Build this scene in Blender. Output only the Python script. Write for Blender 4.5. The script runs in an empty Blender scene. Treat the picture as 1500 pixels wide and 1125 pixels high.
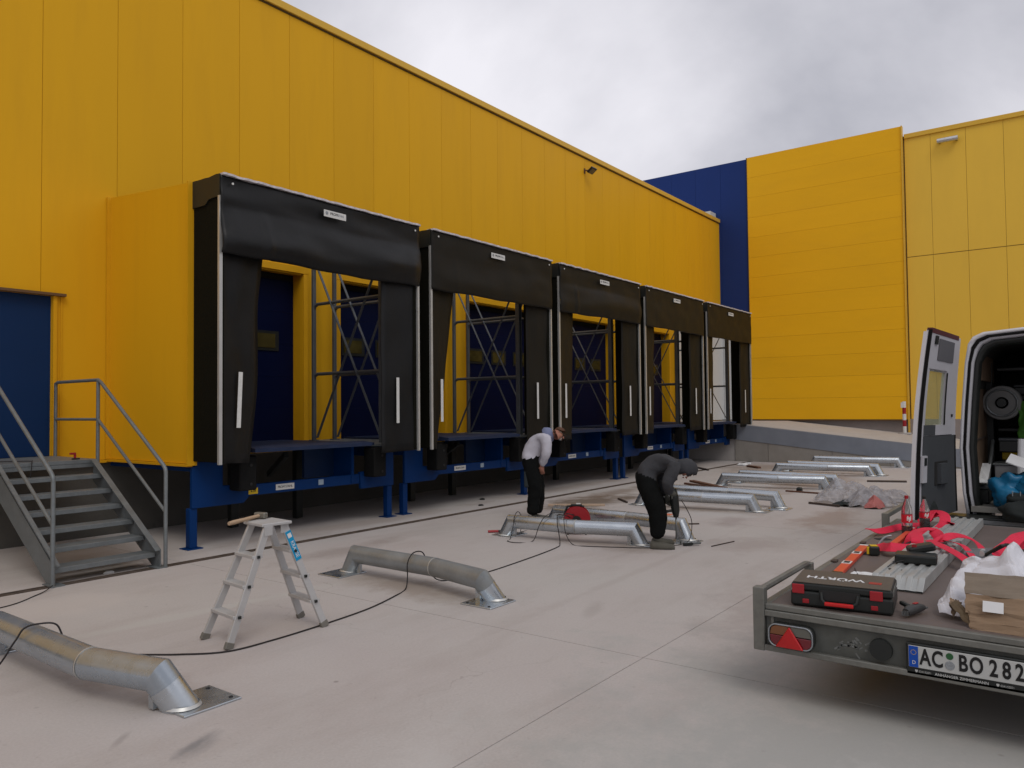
import bpy, bmesh, math, random
from mathutils import Vector, Matrix, noise
random.seed(7)
C = bpy.context.scene
COL = C.collection
R = math.radians

# ------------------------------------------------------------------ camera
F_PX, YAW, PITCH, ROLL = 1122.26, R(36.763), R(1.777), R(-0.579)
fw = Vector((math.cos(YAW)*math.cos(PITCH), math.sin(YAW)*math.cos(PITCH), math.sin(PITCH)))
r0 = Vector((math.sin(YAW), -math.cos(YAW), 0)); u0 = r0.cross(fw)
rt = r0*math.cos(ROLL)+u0*math.sin(ROLL); up = rt.cross(fw)
cam = bpy.data.cameras.new('camera'); cam.sensor_width = 36; cam.lens = F_PX/1500*36
cam.clip_start = .05; cam.clip_end = 2000
co = bpy.data.objects.new('camera', cam); COL.objects.link(co)
co.matrix_world = Matrix(((rt.x, up.x, -fw.x, 0), (rt.y, up.y, -fw.y, 0), (rt.z, up.z, -fw.z, 1.7), (0, 0, 0, 1)))
C.camera = co

# ------------------------------------------------------------------ sky, sun, exposure
SUN_EL, SUN_DIR = R(52), Vector((-.45, -.60))          # soft light from behind the camera
W = bpy.data.worlds.new('World'); C.world = W; W.use_nodes = True
nt = W.node_tree; nt.nodes.clear()
def N(t, typ, **k):
    n = t.nodes.new(typ)
    for a, b in k.items(): setattr(n, a, b)
    return n
out = N(nt, 'ShaderNodeOutputWorld'); bg = N(nt, 'ShaderNodeBackground'); bg.inputs[1].default_value = .1
sky = N(nt, 'ShaderNodeTexSky', sky_type='NISHITA', sun_disc=False)
sky.sun_elevation = SUN_EL; sky.sun_rotation = math.atan2(SUN_DIR.x, SUN_DIR.y); sky.dust_density = 3
tc = N(nt, 'ShaderNodeTexCoord'); sep = N(nt, 'ShaderNodeSeparateXYZ'); nt.links.new(tc.outputs['Generated'], sep.inputs[0])
def M_(t, op, a, b=None, cl=False):
    n = N(t, 'ShaderNodeMath', operation=op, use_clamp=cl)
    for i, v in enumerate((a, b)):
        if v is None: continue
        if isinstance(v, (int, float)): n.inputs[i].default_value = v
        else: t.links.new(v, n.inputs[i])
    return n.outputs[0]
zc = M_(nt, 'ADD', M_(nt, 'MAXIMUM', sep.outputs[2], 0.0), .55)
px = M_(nt, 'DIVIDE', sep.outputs[0], zc); py = M_(nt, 'DIVIDE', sep.outputs[1], zc)
cb = N(nt, 'ShaderNodeCombineXYZ'); nt.links.new(px, cb.inputs[0]); nt.links.new(py, cb.inputs[1]); cb.inputs[2].default_value = 33.3
n1 = N(nt, 'ShaderNodeTexNoise'); n1.inputs['Scale'].default_value = 1.35; n1.inputs['Detail'].default_value = 7; n1.inputs['Roughness'].default_value = .52; n1.inputs['Distortion'].default_value = .3
nt.links.new(cb.outputs[0], n1.inputs['Vector'])
rp = N(nt, 'ShaderNodeValToRGB'); e = rp.color_ramp.elements
e[0].position = .36; e[0].color = (4.3, 4.35, 4.9, 1)
e[1].position = .66; e[1].color = (9.2, 9.05, 9.6, 1)
m_ = e.new(.50); m_.color = (6.5, 6.45, 7.0, 1)
nt.links.new(n1.outputs[0], rp.inputs[0])
mx = N(nt, 'ShaderNodeMix', data_type='RGBA'); mx.inputs[0].default_value = .95
nt.links.new(sky.outputs[0], mx.inputs[6]); nt.links.new(rp.outputs[0], mx.inputs[7])
nt.links.new(mx.outputs[2], bg.inputs[0]); nt.links.new(bg.outputs[0], out.inputs[0])
sl = bpy.data.lights.new('sun', 'SUN'); sl.energy = .9; sl.angle = R(28); sl.color = (1, .96, .9)
so = bpy.data.objects.new('sun', sl); COL.objects.link(so)
d = Vector((SUN_DIR.x, SUN_DIR.y, math.tan(SUN_EL)*SUN_DIR.length)); so.rotation_euler = d.to_track_quat('Z', 'Y').to_euler()
so.location = (0, 0, 30)
vs = C.view_settings; vs.view_transform = 'Standard'; vs.look = 'None'; vs.exposure = 0; vs.gamma = 1; vs.use_curve_mapping = False

# ------------------------------------------------------------------ materials
MATS = {}
def mat(name, col, rough=.5, metal=0., var=.06, scale=6., bump=0., bscale=40., dirt=0., dirtcol=(.09, .07, .055), dscale=1.6,
        rand=0., spec=None, stretch=(1, 1, 1), rvar=.1, trans=0, alpha=None, sss=None, spangle=0., coat=0, cells=None):
    if name in MATS: return MATS[name]
    m = bpy.data.materials.new(name); m.use_nodes = True; t = m.node_tree; b = t.nodes['Principled BSDF']
    geo = N(t, 'ShaderNodeNewGeometry'); mp = N(t, 'ShaderNodeMapping'); t.links.new(geo.outputs['Position'], mp.inputs[0]); mp.inputs['Scale'].default_value = stretch
    nz = N(t, 'ShaderNodeTexNoise'); nz.inputs['Scale'].default_value = scale; nz.inputs['Detail'].default_value = 5; t.links.new(mp.outputs[0], nz.inputs['Vector'])
    f = M_(t, 'MULTIPLY', M_(t, 'SUBTRACT', nz.outputs[0], .5), var*4)
    f = M_(t, 'ADD', f, 1.0)
    if rand:
        oi = N(t, 'ShaderNodeObjectInfo'); f = M_(t, 'ADD', f, M_(t, 'MULTIPLY', M_(t, 'SUBTRACT', oi.outputs['Random'], .5), rand))
    if spangle:
        vo = N(t, 'ShaderNodeTexVoronoi'); vo.inputs['Scale'].default_value = 45; t.links.new(geo.outputs['Position'], vo.inputs['Vector'])
        sp = N(t, 'ShaderNodeSeparateColor'); t.links.new(vo.outputs['Color'], sp.inputs[0])
        f = M_(t, 'ADD', f, M_(t, 'MULTIPLY', M_(t, 'SUBTRACT', sp.outputs[0], .5), spangle))
    vm = N(t, 'ShaderNodeVectorMath', operation='SCALE'); vm.inputs[0].default_value = col; t.links.new(f, vm.inputs['Scale'])
    src = vm.outputs[0]
    if dirt:
        n2 = N(t, 'ShaderNodeTexNoise'); n2.inputs['Scale'].default_value = dscale; n2.inputs['Detail'].default_value = 8; n2.inputs['Roughness'].default_value = .65; t.links.new(mp.outputs[0], n2.inputs['Vector'])
        k = N(t, 'ShaderNodeMapRange'); k.inputs[1].default_value = .48; k.inputs[2].default_value = .75; k.inputs[4].default_value = dirt; t.links.new(n2.outputs[0], k.inputs[0])
        mm = N(t, 'ShaderNodeMix', data_type='RGBA'); t.links.new(k.outputs[0], mm.inputs[0]); t.links.new(src, mm.inputs[6]); mm.inputs[7].default_value = (*dirtcol, 1); src = mm.outputs[2]
    t.links.new(src, b.inputs['Base Color'])
    b.inputs['Metallic'].default_value = metal
    t.links.new(M_(t, 'ADD', M_(t, 'MULTIPLY', M_(t, 'SUBTRACT', nz.outputs[0], .5), rvar*2), rough, True), b.inputs['Roughness'])
    b.inputs['Specular IOR Level'].default_value = .32 if spec is None else spec
    if 0: b.inputs['Specular IOR Level'].default_value = spec
    if coat: b.inputs['Coat Weight'].default_value = coat; b.inputs['Coat Roughness'].default_value = .1
    if trans: b.inputs['Transmission Weight'].default_value = trans
    if alpha is not None: b.inputs['Alpha'].default_value = alpha
    if bump:
        n3 = N(t, 'ShaderNodeTexNoise'); n3.inputs['Scale'].default_value = bscale; n3.inputs['Detail'].default_value = 4; t.links.new(mp.outputs[0], n3.inputs['Vector'])
        bp = N(t, 'ShaderNodeBump'); bp.inputs['Strength'].default_value = bump; bp.inputs['Distance'].default_value = .01; t.links.new(n3.outputs[0], bp.inputs['Height']); t.links.new(bp.outputs[0], b.inputs['Normal'])
    MATS[name] = m; return m

YEL = mat('yellow sheet', (.70, .370, .011), .5, spec=.12, var=.025, scale=1.2, bump=.12, bscale=1.3, rand=.045, dirt=.16, dirtcol=(.40, .20, .02), dscale=2.2, stretch=(1, 1, .12))
YELB = mat('yellow sheet lit facade', (.80, .425, .012), .5, spec=.12, var=.03, scale=1.2, bump=.12, bscale=1.3, rand=.03, dirt=.10, dirtcol=(.5, .26, .03), dscale=2.5, stretch=(1, .3, 1))  # wall yellow brightened, the facade's stronger light is put into the colour
YELP = mat('yellow sheet pale', (.76, .475, .055), .45, spec=.2, var=.025, scale=1.2, bump=.12, bscale=1.3, rand=.03, dirt=.08, dirtcol=(.42, .25, .05), stretch=(1, 1, .3))
YELC = mat('yellow coping', (.66, .40, .05), .45, var=.03, spec=.2)
YELT = mat('yellow trim', (.65, .335, .010), .45, spec=.15, var=.03)
BLUS = mat('blue sheet', (.012, .034, .155), .5, spec=.15, var=.04, scale=1.5, bump=.1, bscale=1.5, rand=.04)
BLUD = mat('blue door', (.004, .024, .085), .5, spec=.15, var=.05, scale=1.5, bump=.08, bscale=2)
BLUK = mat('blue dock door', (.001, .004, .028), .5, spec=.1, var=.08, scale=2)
BLUF = mat('blue paint frame', (.0008, .028, .125), .5, spec=.15, var=.07, scale=5, bump=.05, dirt=.2, dirtcol=(.02, .03, .05))
WHP = mat('white cladding', (.55, .56, .56), .5, var=.03)
DARK = mat('dark void', (.02, .02, .02), .8)
BLUP = mat('greyish blue plate', (.016, .026, .06), .6, spec=.2, var=.2, scale=5)  # darker, greyer blue than the frame paint
PANE = mat('door window pane', (.05, .04, .012), .2, var=.5, scale=3, spec=.3)  # mustard tint puts the yellow wall's reflection into the pane colour
RUB = mat('black rubber curtain', (.0050, .0053, .0056), .45, spec=.32, var=.1, scale=5, bump=.25, bscale=9, rvar=.12)
RUBB = mat('black curtain brown', (.012, .0105, .0075), .52, spec=.18, var=.1, scale=5, bump=.2, bscale=9)
FOAM = mat('black side foam', (.006, .006, .0035), .8, spec=.1, var=.2, scale=20, bump=.5, bscale=30)
ALU = mat('aluminium strip', (.55, .55, .53), .45, .6, var=.05)
WHT = mat('white marking', (.62, .62, .60), .5, var=.08, scale=30)
FILM = mat('grey film edge', (.55, .52, .54), .4, var=.25, scale=25)
GAL = mat('galvanised tube', (.50, .54, .575), .27, .84, var=.05, scale=7, spangle=.035, dirt=.12, dirtcol=(.36, .36, .35), dscale=5, rvar=.2, bump=.06, bscale=60)
GALN = mat('galvanised near tube', (.36, .405, .45), .28, .66, var=.06, scale=7, spangle=.05, dirt=.12, dirtcol=(.30, .31, .32), dscale=5, rvar=.15, bump=.05, bscale=60)
GALB = mat('galvanised tube browned', (.27, .29, .30), .40, .45, var=.12, scale=5, spangle=.06, dirt=.3, dirtcol=(.27, .235, .17), dscale=4, rvar=.2)
GALD = mat('galvanised stair steel', (.165, .18, .185), .5, .3, var=.12, scale=8, spangle=.10, dirt=.2, dirtcol=(.10, .10, .09), rvar=.15)
GALT = mat('galvanised trailer steel', (.165, .165, .15), .5, .35, var=.16, scale=7, spangle=.12, dirt=.35, dirtcol=(.14, .13, .11), dscale=6)
TRUS = mat('steel side frame', (.10, .11, .12), .5, .3, var=.12, spangle=.1)
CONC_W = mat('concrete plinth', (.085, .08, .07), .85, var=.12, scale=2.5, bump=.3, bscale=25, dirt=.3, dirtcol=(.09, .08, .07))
CONC_P = mat('ramp wall concrete', (.26, .24, .215), .85, var=.1, scale=2.5, bump=.3, bscale=25, dirt=.35, dirtcol=(.14, .12, .10))
CONC_T = mat('ramp deck concrete', (.41, .385, .365), .85, var=.08, scale=3, bump=.2)
FAC = mat('ramp edge steel', (.235, .255, .295), .5, .35, var=.1, scale=2, dirt=.3, dirtcol=(.13, .15, .17))
BLK = mat('black plastic', (.016, .018, .017), .4, var=.1)
BLKR = mat('black rubber', (.008, .008, .008), .8, spec=.15, var=.2, bump=.2)
REDP = mat('red plastic', (.30, .014, .02), .4, var=.08)
REDS = mat('red strap', (.62, .018, .055), .65, var=.1, scale=30, bump=.2, bscale=200)
WOOD = mat('raw wood', (.40, .28, .18), .75, var=.15, scale=20, stretch=(1, 1, 6), bump=.2)
WOODP = mat('pale plank', (.44, .33, .24), .75, var=.1, scale=15, dirt=.3, dirtcol=(.25, .15, .1))
RUST = mat('rusty steel', (.14, .07, .045), .75, .3, var=.25, scale=25)
IRON = mat('dark iron bar', (.09, .07, .06), .6, .5, var=.2)
CABM = mat('black cable', (.022, .018, .018), .6)
CARD = mat('cardboard', (.24, .165, .105), .8, var=.07, scale=5, bump=.3, bscale=12, dirt=.15, dirtcol=(.22, .14, .09))
CARDD = mat('cardboard inside', (.10, .07, .04), .85, var=.1)
PAP = mat('white paper', (.66, .67, .68), .7, var=.05, bump=.3, bscale=10)
FILMW = mat('white plastic film', (.60, .60, .64), .35, var=.05, bump=.6, bscale=8)
PLY = mat('plywood deck', (.125, .098, .088), .6, var=.1, scale=4, dirt=.5, dirtcol=(.10, .08, .07), dscale=5, bump=.15)
ALR = mat('aluminium ramp', (.42, .43, .42), .45, .5, var=.08, scale=9, dirt=.2, dirtcol=(.3, .3, .28))
VANW = mat('white van paint', (.62, .62, .65), .25, var=.02, coat=.5)
VANG = mat('grey door trim', (.055, .06, .066), .6, var=.06, bump=.1)
VANL = mat('light grey door metal', (.44, .44, .47), .35, var=.04)
VBRN = mat('van plywood lining', (.13, .085, .055), .7, var=.12, scale=5)
GLS = mat('tinted window', (.30, .34, .20), .05, var=.02, alpha=.42, rvar=0)
BAGB = mat('blue bag', (.01, .13, .26), .35, var=.15, scale=6, bump=.8, bscale=9)
CLOB = mat('dark cloth', (.018, .022, .022), .9, var=.2, scale=8, bump=.5, bscale=20)
HIV = mat('green hi vis', (.05, .16, .02), .8, var=.4, scale=12)
ORNG = mat('red orange level body', (.60, .07, .035), .4, var=.05)
CYAN = mat('cyan sticker', (.0, .25, .48), .4, var=.05)
ALL_ = mat('ladder aluminium', (.46, .455, .45), .5, .25, var=.06, dirt=.2, dirtcol=(.35, .34, .32), dscale=8)
HAMM = mat('dull hammer steel', (.20, .19, .16), .5, .5, var=.15)
YLW = mat('yellow plastic', (.62, .42, .02), .4)
PLB = mat('plate blue', (.004, .06, .36), .35)
PLW = mat('plate white', (.44, .45, .44), .4, var=.04)
INK = mat('black ink', (.008, .008, .008), .5)
GRN = mat('green seal', (.02, .09, .03), .5)
SILV = mat('silver seal', (.28, .30, .32), .4, .4, var=.3, scale=200)
AMB = mat('amber lens', (.16, .06, .02), .15, var=.1, coat=.6)
REDL = mat('red lens', (.13, .006, .012), .15, var=.1, coat=.6)
REDT = mat('red reflector', (.42, .006, .008), .25, var=.1, coat=.4)
CLR = mat('clear lens', (.10, .10, .085), .12, var=.1, coat=.6)
CHALK = mat('chalky smear', (.13, .135, .13), .8, var=.4, scale=30)
HOODG = mat('light grey hoodie', (.44, .43, .48), .9, var=.06, scale=15, bump=.4, bscale=35)
HOODB = mat('blue grey hood lining', (.15, .17, .27), .9, var=.1)
HOODD = mat('charcoal hoodie', (.040, .041, .046), .9, var=.12, scale=15, bump=.4, bscale=35)
PANT = mat('black work trousers', (.006, .0065, .0065), .95, spec=.1, var=.2, scale=15, bump=.4, bscale=30)
SKIN = mat('skin', (.36, .16, .11), .55, var=.06)
HAIR = mat('brown hair', (.085, .040, .022), .8, var=.3, scale=60)
SHOE = mat('dusty work shoe', (.09, .085, .07), .8, var=.2)
LEDG = mat('lamp grey metal', (.16, .17, .17), .4, .5)
TRI = mat('tyre', (.02, .02, .02), .85, bump=.3)
COLA = mat('cola', (.006, .003, .002), .08, spec=.6, rvar=0)
PET = mat('clear bottle plastic', (.85, .85, .85), .06, trans=.95, var=.0, rvar=0)
PINK = mat('pinkish red plastic', (.42, .13, .12), .5, var=.2)

def concrete_mat():
    m = bpy.data.materials.new('yard concrete'); m.use_nodes = True; t = m.node_tree; b = t.nodes['Principled BSDF']
    g = N(t, 'ShaderNodeNewGeometry'); P = g.outputs['Position']
    def nz(s, det=6, ro=.55, st=None, off=None):
        n = N(t, 'ShaderNodeTexNoise'); n.inputs['Scale'].default_value = s; n.inputs['Detail'].default_value = det; n.inputs['Roughness'].default_value = ro
        mp = N(t, 'ShaderNodeMapping'); t.links.new(P, mp.inputs[0])
        if st: mp.inputs['Scale'].default_value = st
        if off: mp.inputs['Location'].default_value = off
        t.links.new(mp.outputs[0], n.inputs['Vector']); return n.outputs[0]
    def mix(f, a, bb):
        mm = N(t, 'ShaderNodeMix', data_type='RGBA'); t.links.new(f, mm.inputs[0])
        for i, v in ((6, a), (7, bb)):
            if isinstance(v, tuple): mm.inputs[i].default_value = (*v, 1)
            else: t.links.new(v, mm.inputs[i])
        return mm.outputs[2]
    def rng(v, a, b_, o=1.):
        k = N(t, 'ShaderNodeMapRange'); k.inputs[1].default_value = a; k.inputs[2].default_value = b_; k.inputs[4].default_value = o; t.links.new(v, k.inputs[0]); return k.outputs[0]
    c = mix(rng(nz(.35, 7, .6), .35, .65), (.45, .408, .392), (.455, .43, .408))
    c = mix(rng(nz(1.4, 8, .6, off=(5, 3, 0)), .45, .75, .45), c, (.49, .465, .445))
    c = mix(rng(nz(.9, 9, .7, st=(.5, 1.4, 1), off=(9, 1, 0)), .5, .78, .5), c, (.31, .265, .24))
    c = mix(rng(nz(60, 3), .3, .7, .18), c, (.22, .19, .17))
    c = mix(rng(nz(14, 4, .7, off=(2, 2, 0)), .62, .75, .3), c, (.19, .16, .14))
    # stains and toned patches with shapes of their own: x, y, rx, ry, angle, colour, strength
    wob = nz(1.6, 6, .65, off=(3, 8, 0)); wob2 = nz(9, 5, .7)
    for (x, y, rx, ry, a, col, s) in ((11.9, 7.15, 1.7, .75, -5, (.13, .095, .065), .85), (13.6, 7.5, 1.8, .35, 3, (.17, .12, .085), .6), (2.22, 3.66, .08, .22, -62, (.20, .195, .195), .5), (2.19, 3.68, .035, .17, -66, (.15, .15, .155), .45), (2.0, 4.05, .03, .12, -50, (.2, .18, .17), .4),
                                      (12.0, 3.1, 1.6, .5, 8, (.22, .14, .10), .5), (17.5, 4.8, 3.2, .7, -4, (.24, .165, .12), .6), (9.3, 3.3, .7, .5, 0, (.25, .19, .17), .35), (6.2, 7.2, 1.2, .25, 3, (.2, .16, .14), .4),
                                      (5.3, 5.2, .35, 1.1, 0, (.25, .20, .16), .6), (8.4, 5.0, .35, 1.2, -8, (.24, .19, .155), .55), (2.5, 5.0, .28, .9, 0, (.26, .21, .18), .55), (12.0, 5.2, .4, 1.2, 0, (.22, .16, .12), .55), (6.5, 2.2, 1.6, .5, 4, (.26, .20, .18), .35),  # includes darker brownish patches along the wheel guides
                                      (3.6, 6.05, 1.7, .10, -6, (.46, .45, .42), .55), (11, 4.2, .6, .3, 0, (.23, .18, .17), .4), (21, 7, 2.2, 1.2, 0, (.2, .15, .12), .6), (3.6, .6, 3.4, 2.0, 8, (.33, .335, .32), .75), (2.2, 2.3, 1.2, .25, 30, (.52, .50, .48), .5), (3.2, 1.0, .8, .3, -20, (.50, .49, .47), .6),  # includes a broad greyer, greener patch near the trailer
                                      (7.5, 3.75, 3.6, .07, 2, (.36, .32, .30), .4), (8.2, 2.05, 4.2, .07, 2, (.36, .32, .30), .35), (5.6, 3.35, .35, .08, 20, (.33, .30, .28), .5), (10, 5.0, .9, .3, 0, (.25, .2, .17), .5), (3.0, 7.2, .9, .45, 0, (.50, .46, .43), .5), (7.6, 8.7, 3.0, .3, 0, (.30, .25, .22), .5), (14, 8.8, 3.5, .3, 0, (.27, .22, .19), .5)):  # last two: darker bands along the foot of the docks
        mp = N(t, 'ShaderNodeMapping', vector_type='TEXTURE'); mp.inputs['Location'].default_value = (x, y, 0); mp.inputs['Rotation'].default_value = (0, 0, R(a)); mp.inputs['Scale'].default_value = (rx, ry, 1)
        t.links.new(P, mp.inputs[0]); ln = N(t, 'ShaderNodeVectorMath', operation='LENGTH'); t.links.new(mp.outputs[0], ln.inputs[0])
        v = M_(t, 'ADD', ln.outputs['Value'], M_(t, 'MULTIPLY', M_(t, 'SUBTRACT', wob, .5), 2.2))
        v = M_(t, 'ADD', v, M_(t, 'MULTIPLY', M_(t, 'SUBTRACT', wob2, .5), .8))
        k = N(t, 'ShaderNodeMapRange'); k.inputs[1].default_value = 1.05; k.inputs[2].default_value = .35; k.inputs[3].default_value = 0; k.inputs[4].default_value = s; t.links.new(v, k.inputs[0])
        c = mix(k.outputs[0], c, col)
    # fine cracks, drips and grit
    vc = N(t, 'ShaderNodeTexVoronoi', feature='DISTANCE_TO_EDGE'); vc.inputs['Scale'].default_value = .22
    mpv = N(t, 'ShaderNodeMapping'); t.links.new(P, mpv.inputs[0]); wv = N(t, 'ShaderNodeTexNoise'); wv.inputs['Scale'].default_value = 1.1; wv.inputs['Detail'].default_value = 8; t.links.new(P, wv.inputs['Vector'])
    av = N(t, 'ShaderNodeVectorMath', operation='MULTIPLY_ADD'); t.links.new(wv.outputs['Color'], av.inputs[0]); av.inputs[1].default_value = (1.6, 1.6, 0); t.links.new(mpv.outputs[0], av.inputs[2]); t.links.new(av.outputs[0], vc.inputs['Vector'])
    ck = N(t, 'ShaderNodeMapRange'); ck.inputs[1].default_value = .0016; ck.inputs[2].default_value = .0004; ck.inputs[3].default_value = 0; ck.inputs[4].default_value = .4; t.links.new(vc.outputs['Distance'], ck.inputs[0])
    c = mix(M_(t, 'MULTIPLY', ck.outputs[0], rng(nz(.6, 3, off=(4, 4, 0)), .45, .6)), c, (.22, .19, .17))
    vd = N(t, 'ShaderNodeTexVoronoi'); vd.inputs['Scale'].default_value = 2.6; t.links.new(P, vd.inputs['Vector'])
    dk = N(t, 'ShaderNodeMapRange'); dk.inputs[1].default_value = .055; dk.inputs[2].default_value = .03; dk.inputs[3].default_value = 0; dk.inputs[4].default_value = .5; t.links.new(vd.outputs['Distance'], dk.inputs[0])
    c = mix(M_(t, 'MULTIPLY', dk.outputs[0], rng(nz(1.3, 3, off=(7, 2, 0)), .5, .6)), c, (.16, .14, .125))
    t.links.new(c, b.inputs['Base Color']); b.inputs['Specular IOR Level'].default_value = .25
    t.links.new(rng(nz(2, 5), .3, .7, 1.), b.inputs['Roughness'])
    rr = N(t, 'ShaderNodeMapRange'); rr.inputs[3].default_value = .62; rr.inputs[4].default_value = .85; t.links.new(nz(3, 5), rr.inputs[0]); t.links.new(rr.outputs[0], b.inputs['Roughness'])
    bp = N(t, 'ShaderNodeBump'); bp.inputs['Strength'].default_value = .25; bp.inputs['Distance'].default_value = .004; t.links.new(nz(90, 4), bp.inputs['Height']); t.links.new(bp.outputs[0], b.inputs['Normal'])
    return m
CONC = concrete_mat()

# ------------------------------------------------------------------ builders
def wloc(o):
    v = Vector((0, 0, 0))
    while o is not None: v = v+o.location; o = o.parent
    return v
def tag(o, label=None, cat=None, group=None, kind=None):
    if label: o['label'] = label
    if cat: o['category'] = cat
    if group: o['group'] = group
    if kind: o['kind'] = kind
    return o
def thing(name, label, cat, loc=(0, 0, 0), group=None):
    o = bpy.data.objects.new(name, None); COL.objects.link(o); o.location = loc; o.empty_display_size = .2
    return tag(o, label, cat, group)
class B:
    def __init__(s): s.v = []; s.f = []
    def add(s, vs, fs):
        k = len(s.v); s.v += [Vector(p) for p in vs]; s.f += [tuple(i+k for i in f) for f in fs]; return s
    def box(s, x0, x1, y0, y1, z0, z1):
        return s.add([(x, y, z) for x in (x0, x1) for y in (y0, y1) for z in (z0, z1)], [(0, 1, 3, 2), (4, 6, 7, 5), (0, 4, 5, 1), (2, 3, 7, 6), (0, 2, 6, 4), (1, 5, 7, 3)])
    def obox(s, c, size, rot=None):
        rot = rot or Matrix.Identity(3); a, b_, h = (q/2 for q in size)
        return s.add([Vector(c)+rot@Vector((x, y, z)) for x in (-a, a) for y in (-b_, b_) for z in (-h, h)], [(0, 1, 3, 2), (4, 6, 7, 5), (0, 4, 5, 1), (2, 3, 7, 6), (0, 2, 6, 4), (1, 5, 7, 3)])
    def beam(s, p, q, w, h, upv=(0, 0, 1)):
        p, q = Vector(p), Vector(q); x = (q-p).normalized(); y = Vector(upv).cross(x)
        if y.length < 1e-4: y = Vector((0, 1, 0)).cross(x)
        y.normalize(); z = x.cross(y); m = Matrix((x, y, z)).transposed()
        return s.obox((p+q)/2, ((q-p).length, w, h), m)
    def tube(s, path, r, n=10, caps=True, closed=False):
        P = [Vector(p) for p in path]; rs = r if isinstance(r, (list, tuple)) else [r]*len(P); rings = []; nrm = None
        for i, p in enumerate(P):
            if closed: t0 = (P[(i+1) % len(P)]-P[i-1]).normalized()
            else:
                a = (P[i]-P[i-1]).normalized() if i else None; b_ = (P[i+1]-P[i]).normalized() if i < len(P)-1 else None
                t0 = (a+b_).normalized() if a and b_ and (a+b_).length > 1e-6 else (a or b_)
            if nrm is None:
                nrm = t0.orthogonal().normalized()
                if abs(t0.z) < .95: nrm = Vector((0, 0, 1)).cross(t0).normalized()
            nrm = (nrm-t0*nrm.dot(t0)).normalized(); bi = t0.cross(nrm)
            k = 1.
            if not closed and 0 < i < len(P)-1:
                cosh = max(.35, t0.dot((P[i+1]-P[i]).normalized()))
                bend = ((P[i+1]-P[i]).normalized()-(P[i]-P[i-1]).normalized())
                bd = bend.normalized() if bend.length > 1e-5 else None
            else: cosh, bd = 1., None
            ring = []
            for j in range(n):
                a = 2*math.pi*j/n; v = (nrm*math.cos(a)+bi*math.sin(a))*rs[i]
                if bd is not None: v += bd*v.dot(bd)*(1/cosh-1)
                ring.append(p+v)
            rings.append(ring)
        fs = []; m = len(P); tot = m if closed else m-1
        for i in range(tot):
            for j in range(n):
                fs.append((i*n+j, i*n+(j+1) % n, ((i+1) % m)*n+(j+1) % n, ((i+1) % m)*n+j))
        if caps and not closed: fs += [tuple(range(n-1, -1, -1)), tuple((m-1)*n+j for j in range(n))]
        return s.add([v for r_ in rings for v in r_], fs)
    def prism(s, pts, vec):
        n = len(pts); a = [Vector(p) for p in pts]; b_ = [p+Vector(vec) for p in a]
        return s.add(a+b_, [tuple(range(n-1, -1, -1)), tuple(range(n, 2*n))]+[(i, (i+1) % n, n+(i+1) % n, n+i) for i in range(n)])
    def lathe(s, prof, c=(0, 0, 0), n=24, axis='z'):
        vs = []
        for r_, h in prof:
            for j in range(n):
                a = 2*math.pi*j/n; p = (r_*math.cos(a), r_*math.sin(a), h)
                if axis == 'y': p = (p[0], p[2], p[1])
                if axis == 'x': p = (p[2], p[0], p[1])
                vs.append(Vector(c)+Vector(p))
        fs = [(i*n+j, i*n+(j+1) % n, (i+1)*n+(j+1) % n, (i+1)*n+j) for i in range(len(prof)-1) for j in range(n)]
        return s.add(vs, fs)
    def grid(s, fn, nu, nv, thick=None):
        vs = [Vector(fn(i/nu, j/nv)) for i in range(nu+1) for j in range(nv+1)]; w = nv+1
        fs = [(i*w+j, (i+1)*w+j, (i+1)*w+j+1, i*w+j+1) for i in range(nu) for j in range(nv)]
        if thick:
            t_ = Vector(thick); n = len(vs); vs2 = [v+t_ for v in vs]; fs2 = [tuple(q+n for q in reversed(f)) for f in fs]
            rim = [i*w for i in range(nu+1)]+[nu*w+j for j in range(1, w)]+[i*w+nv for i in range(nu-1, -1, -1)]+[j for j in range(nv-1, 0, -1)]
            fr = [(rim[k], rim[(k+1) % len(rim)], rim[(k+1) % len(rim)]+n, rim[k]+n) for k in range(len(rim))]
            return s.add(vs+vs2, fs+fs2+fr)
        return s.add(vs, fs)
    def build(s, name, m, parent=None, bevel=0, smooth=False, label=None, seg=1, mods=()):
        o0 = wloc(parent); me = bpy.data.meshes.new(name); me.from_pydata([v-o0 for v in s.v], [], s.f)
        bm = bmesh.new(); bm.from_mesh(me); bmesh.ops.recalc_face_normals(bm, faces=bm.faces); bm.to_mesh(me); bm.free()
        me.materials.append(m); o = bpy.data.objects.new(name, me); COL.objects.link(o); o.parent = parent
        if smooth:
            for p in me.polygons: p.use_smooth = True
            if smooth != 'all': me.set_sharp_from_angle(angle=R(38))
        if bevel:
            b = o.modifiers.new('bevel', 'BEVEL'); b.width = bevel; b.segments = seg; b.limit_method = 'ANGLE'; b.angle_limit = R(40)
        if label: o['label'] = label
        return o
def bx(name, m, parent, x0, x1, y0, y1, z0, z1, bevel=0, **k): return B().box(x0, x1, y0, y1, z0, z1).build(name, m, parent, bevel, **k)
def tagm(o, label, cat, group=None, kind=None): return tag(o, label, cat, group, kind)
def copy_tree(o, parent=None):
    c = o.copy(); COL.objects.link(c)
    if parent: c.parent = parent
    for ch in list(KIDS.get(o.name, [])): copy_tree(ch, c)
    return c
def kids_index():
    KIDS.clear()
    for o in COL.objects:
        if o.parent: KIDS.setdefault(o.parent.name, []).append(o)
KIDS = {}
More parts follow.
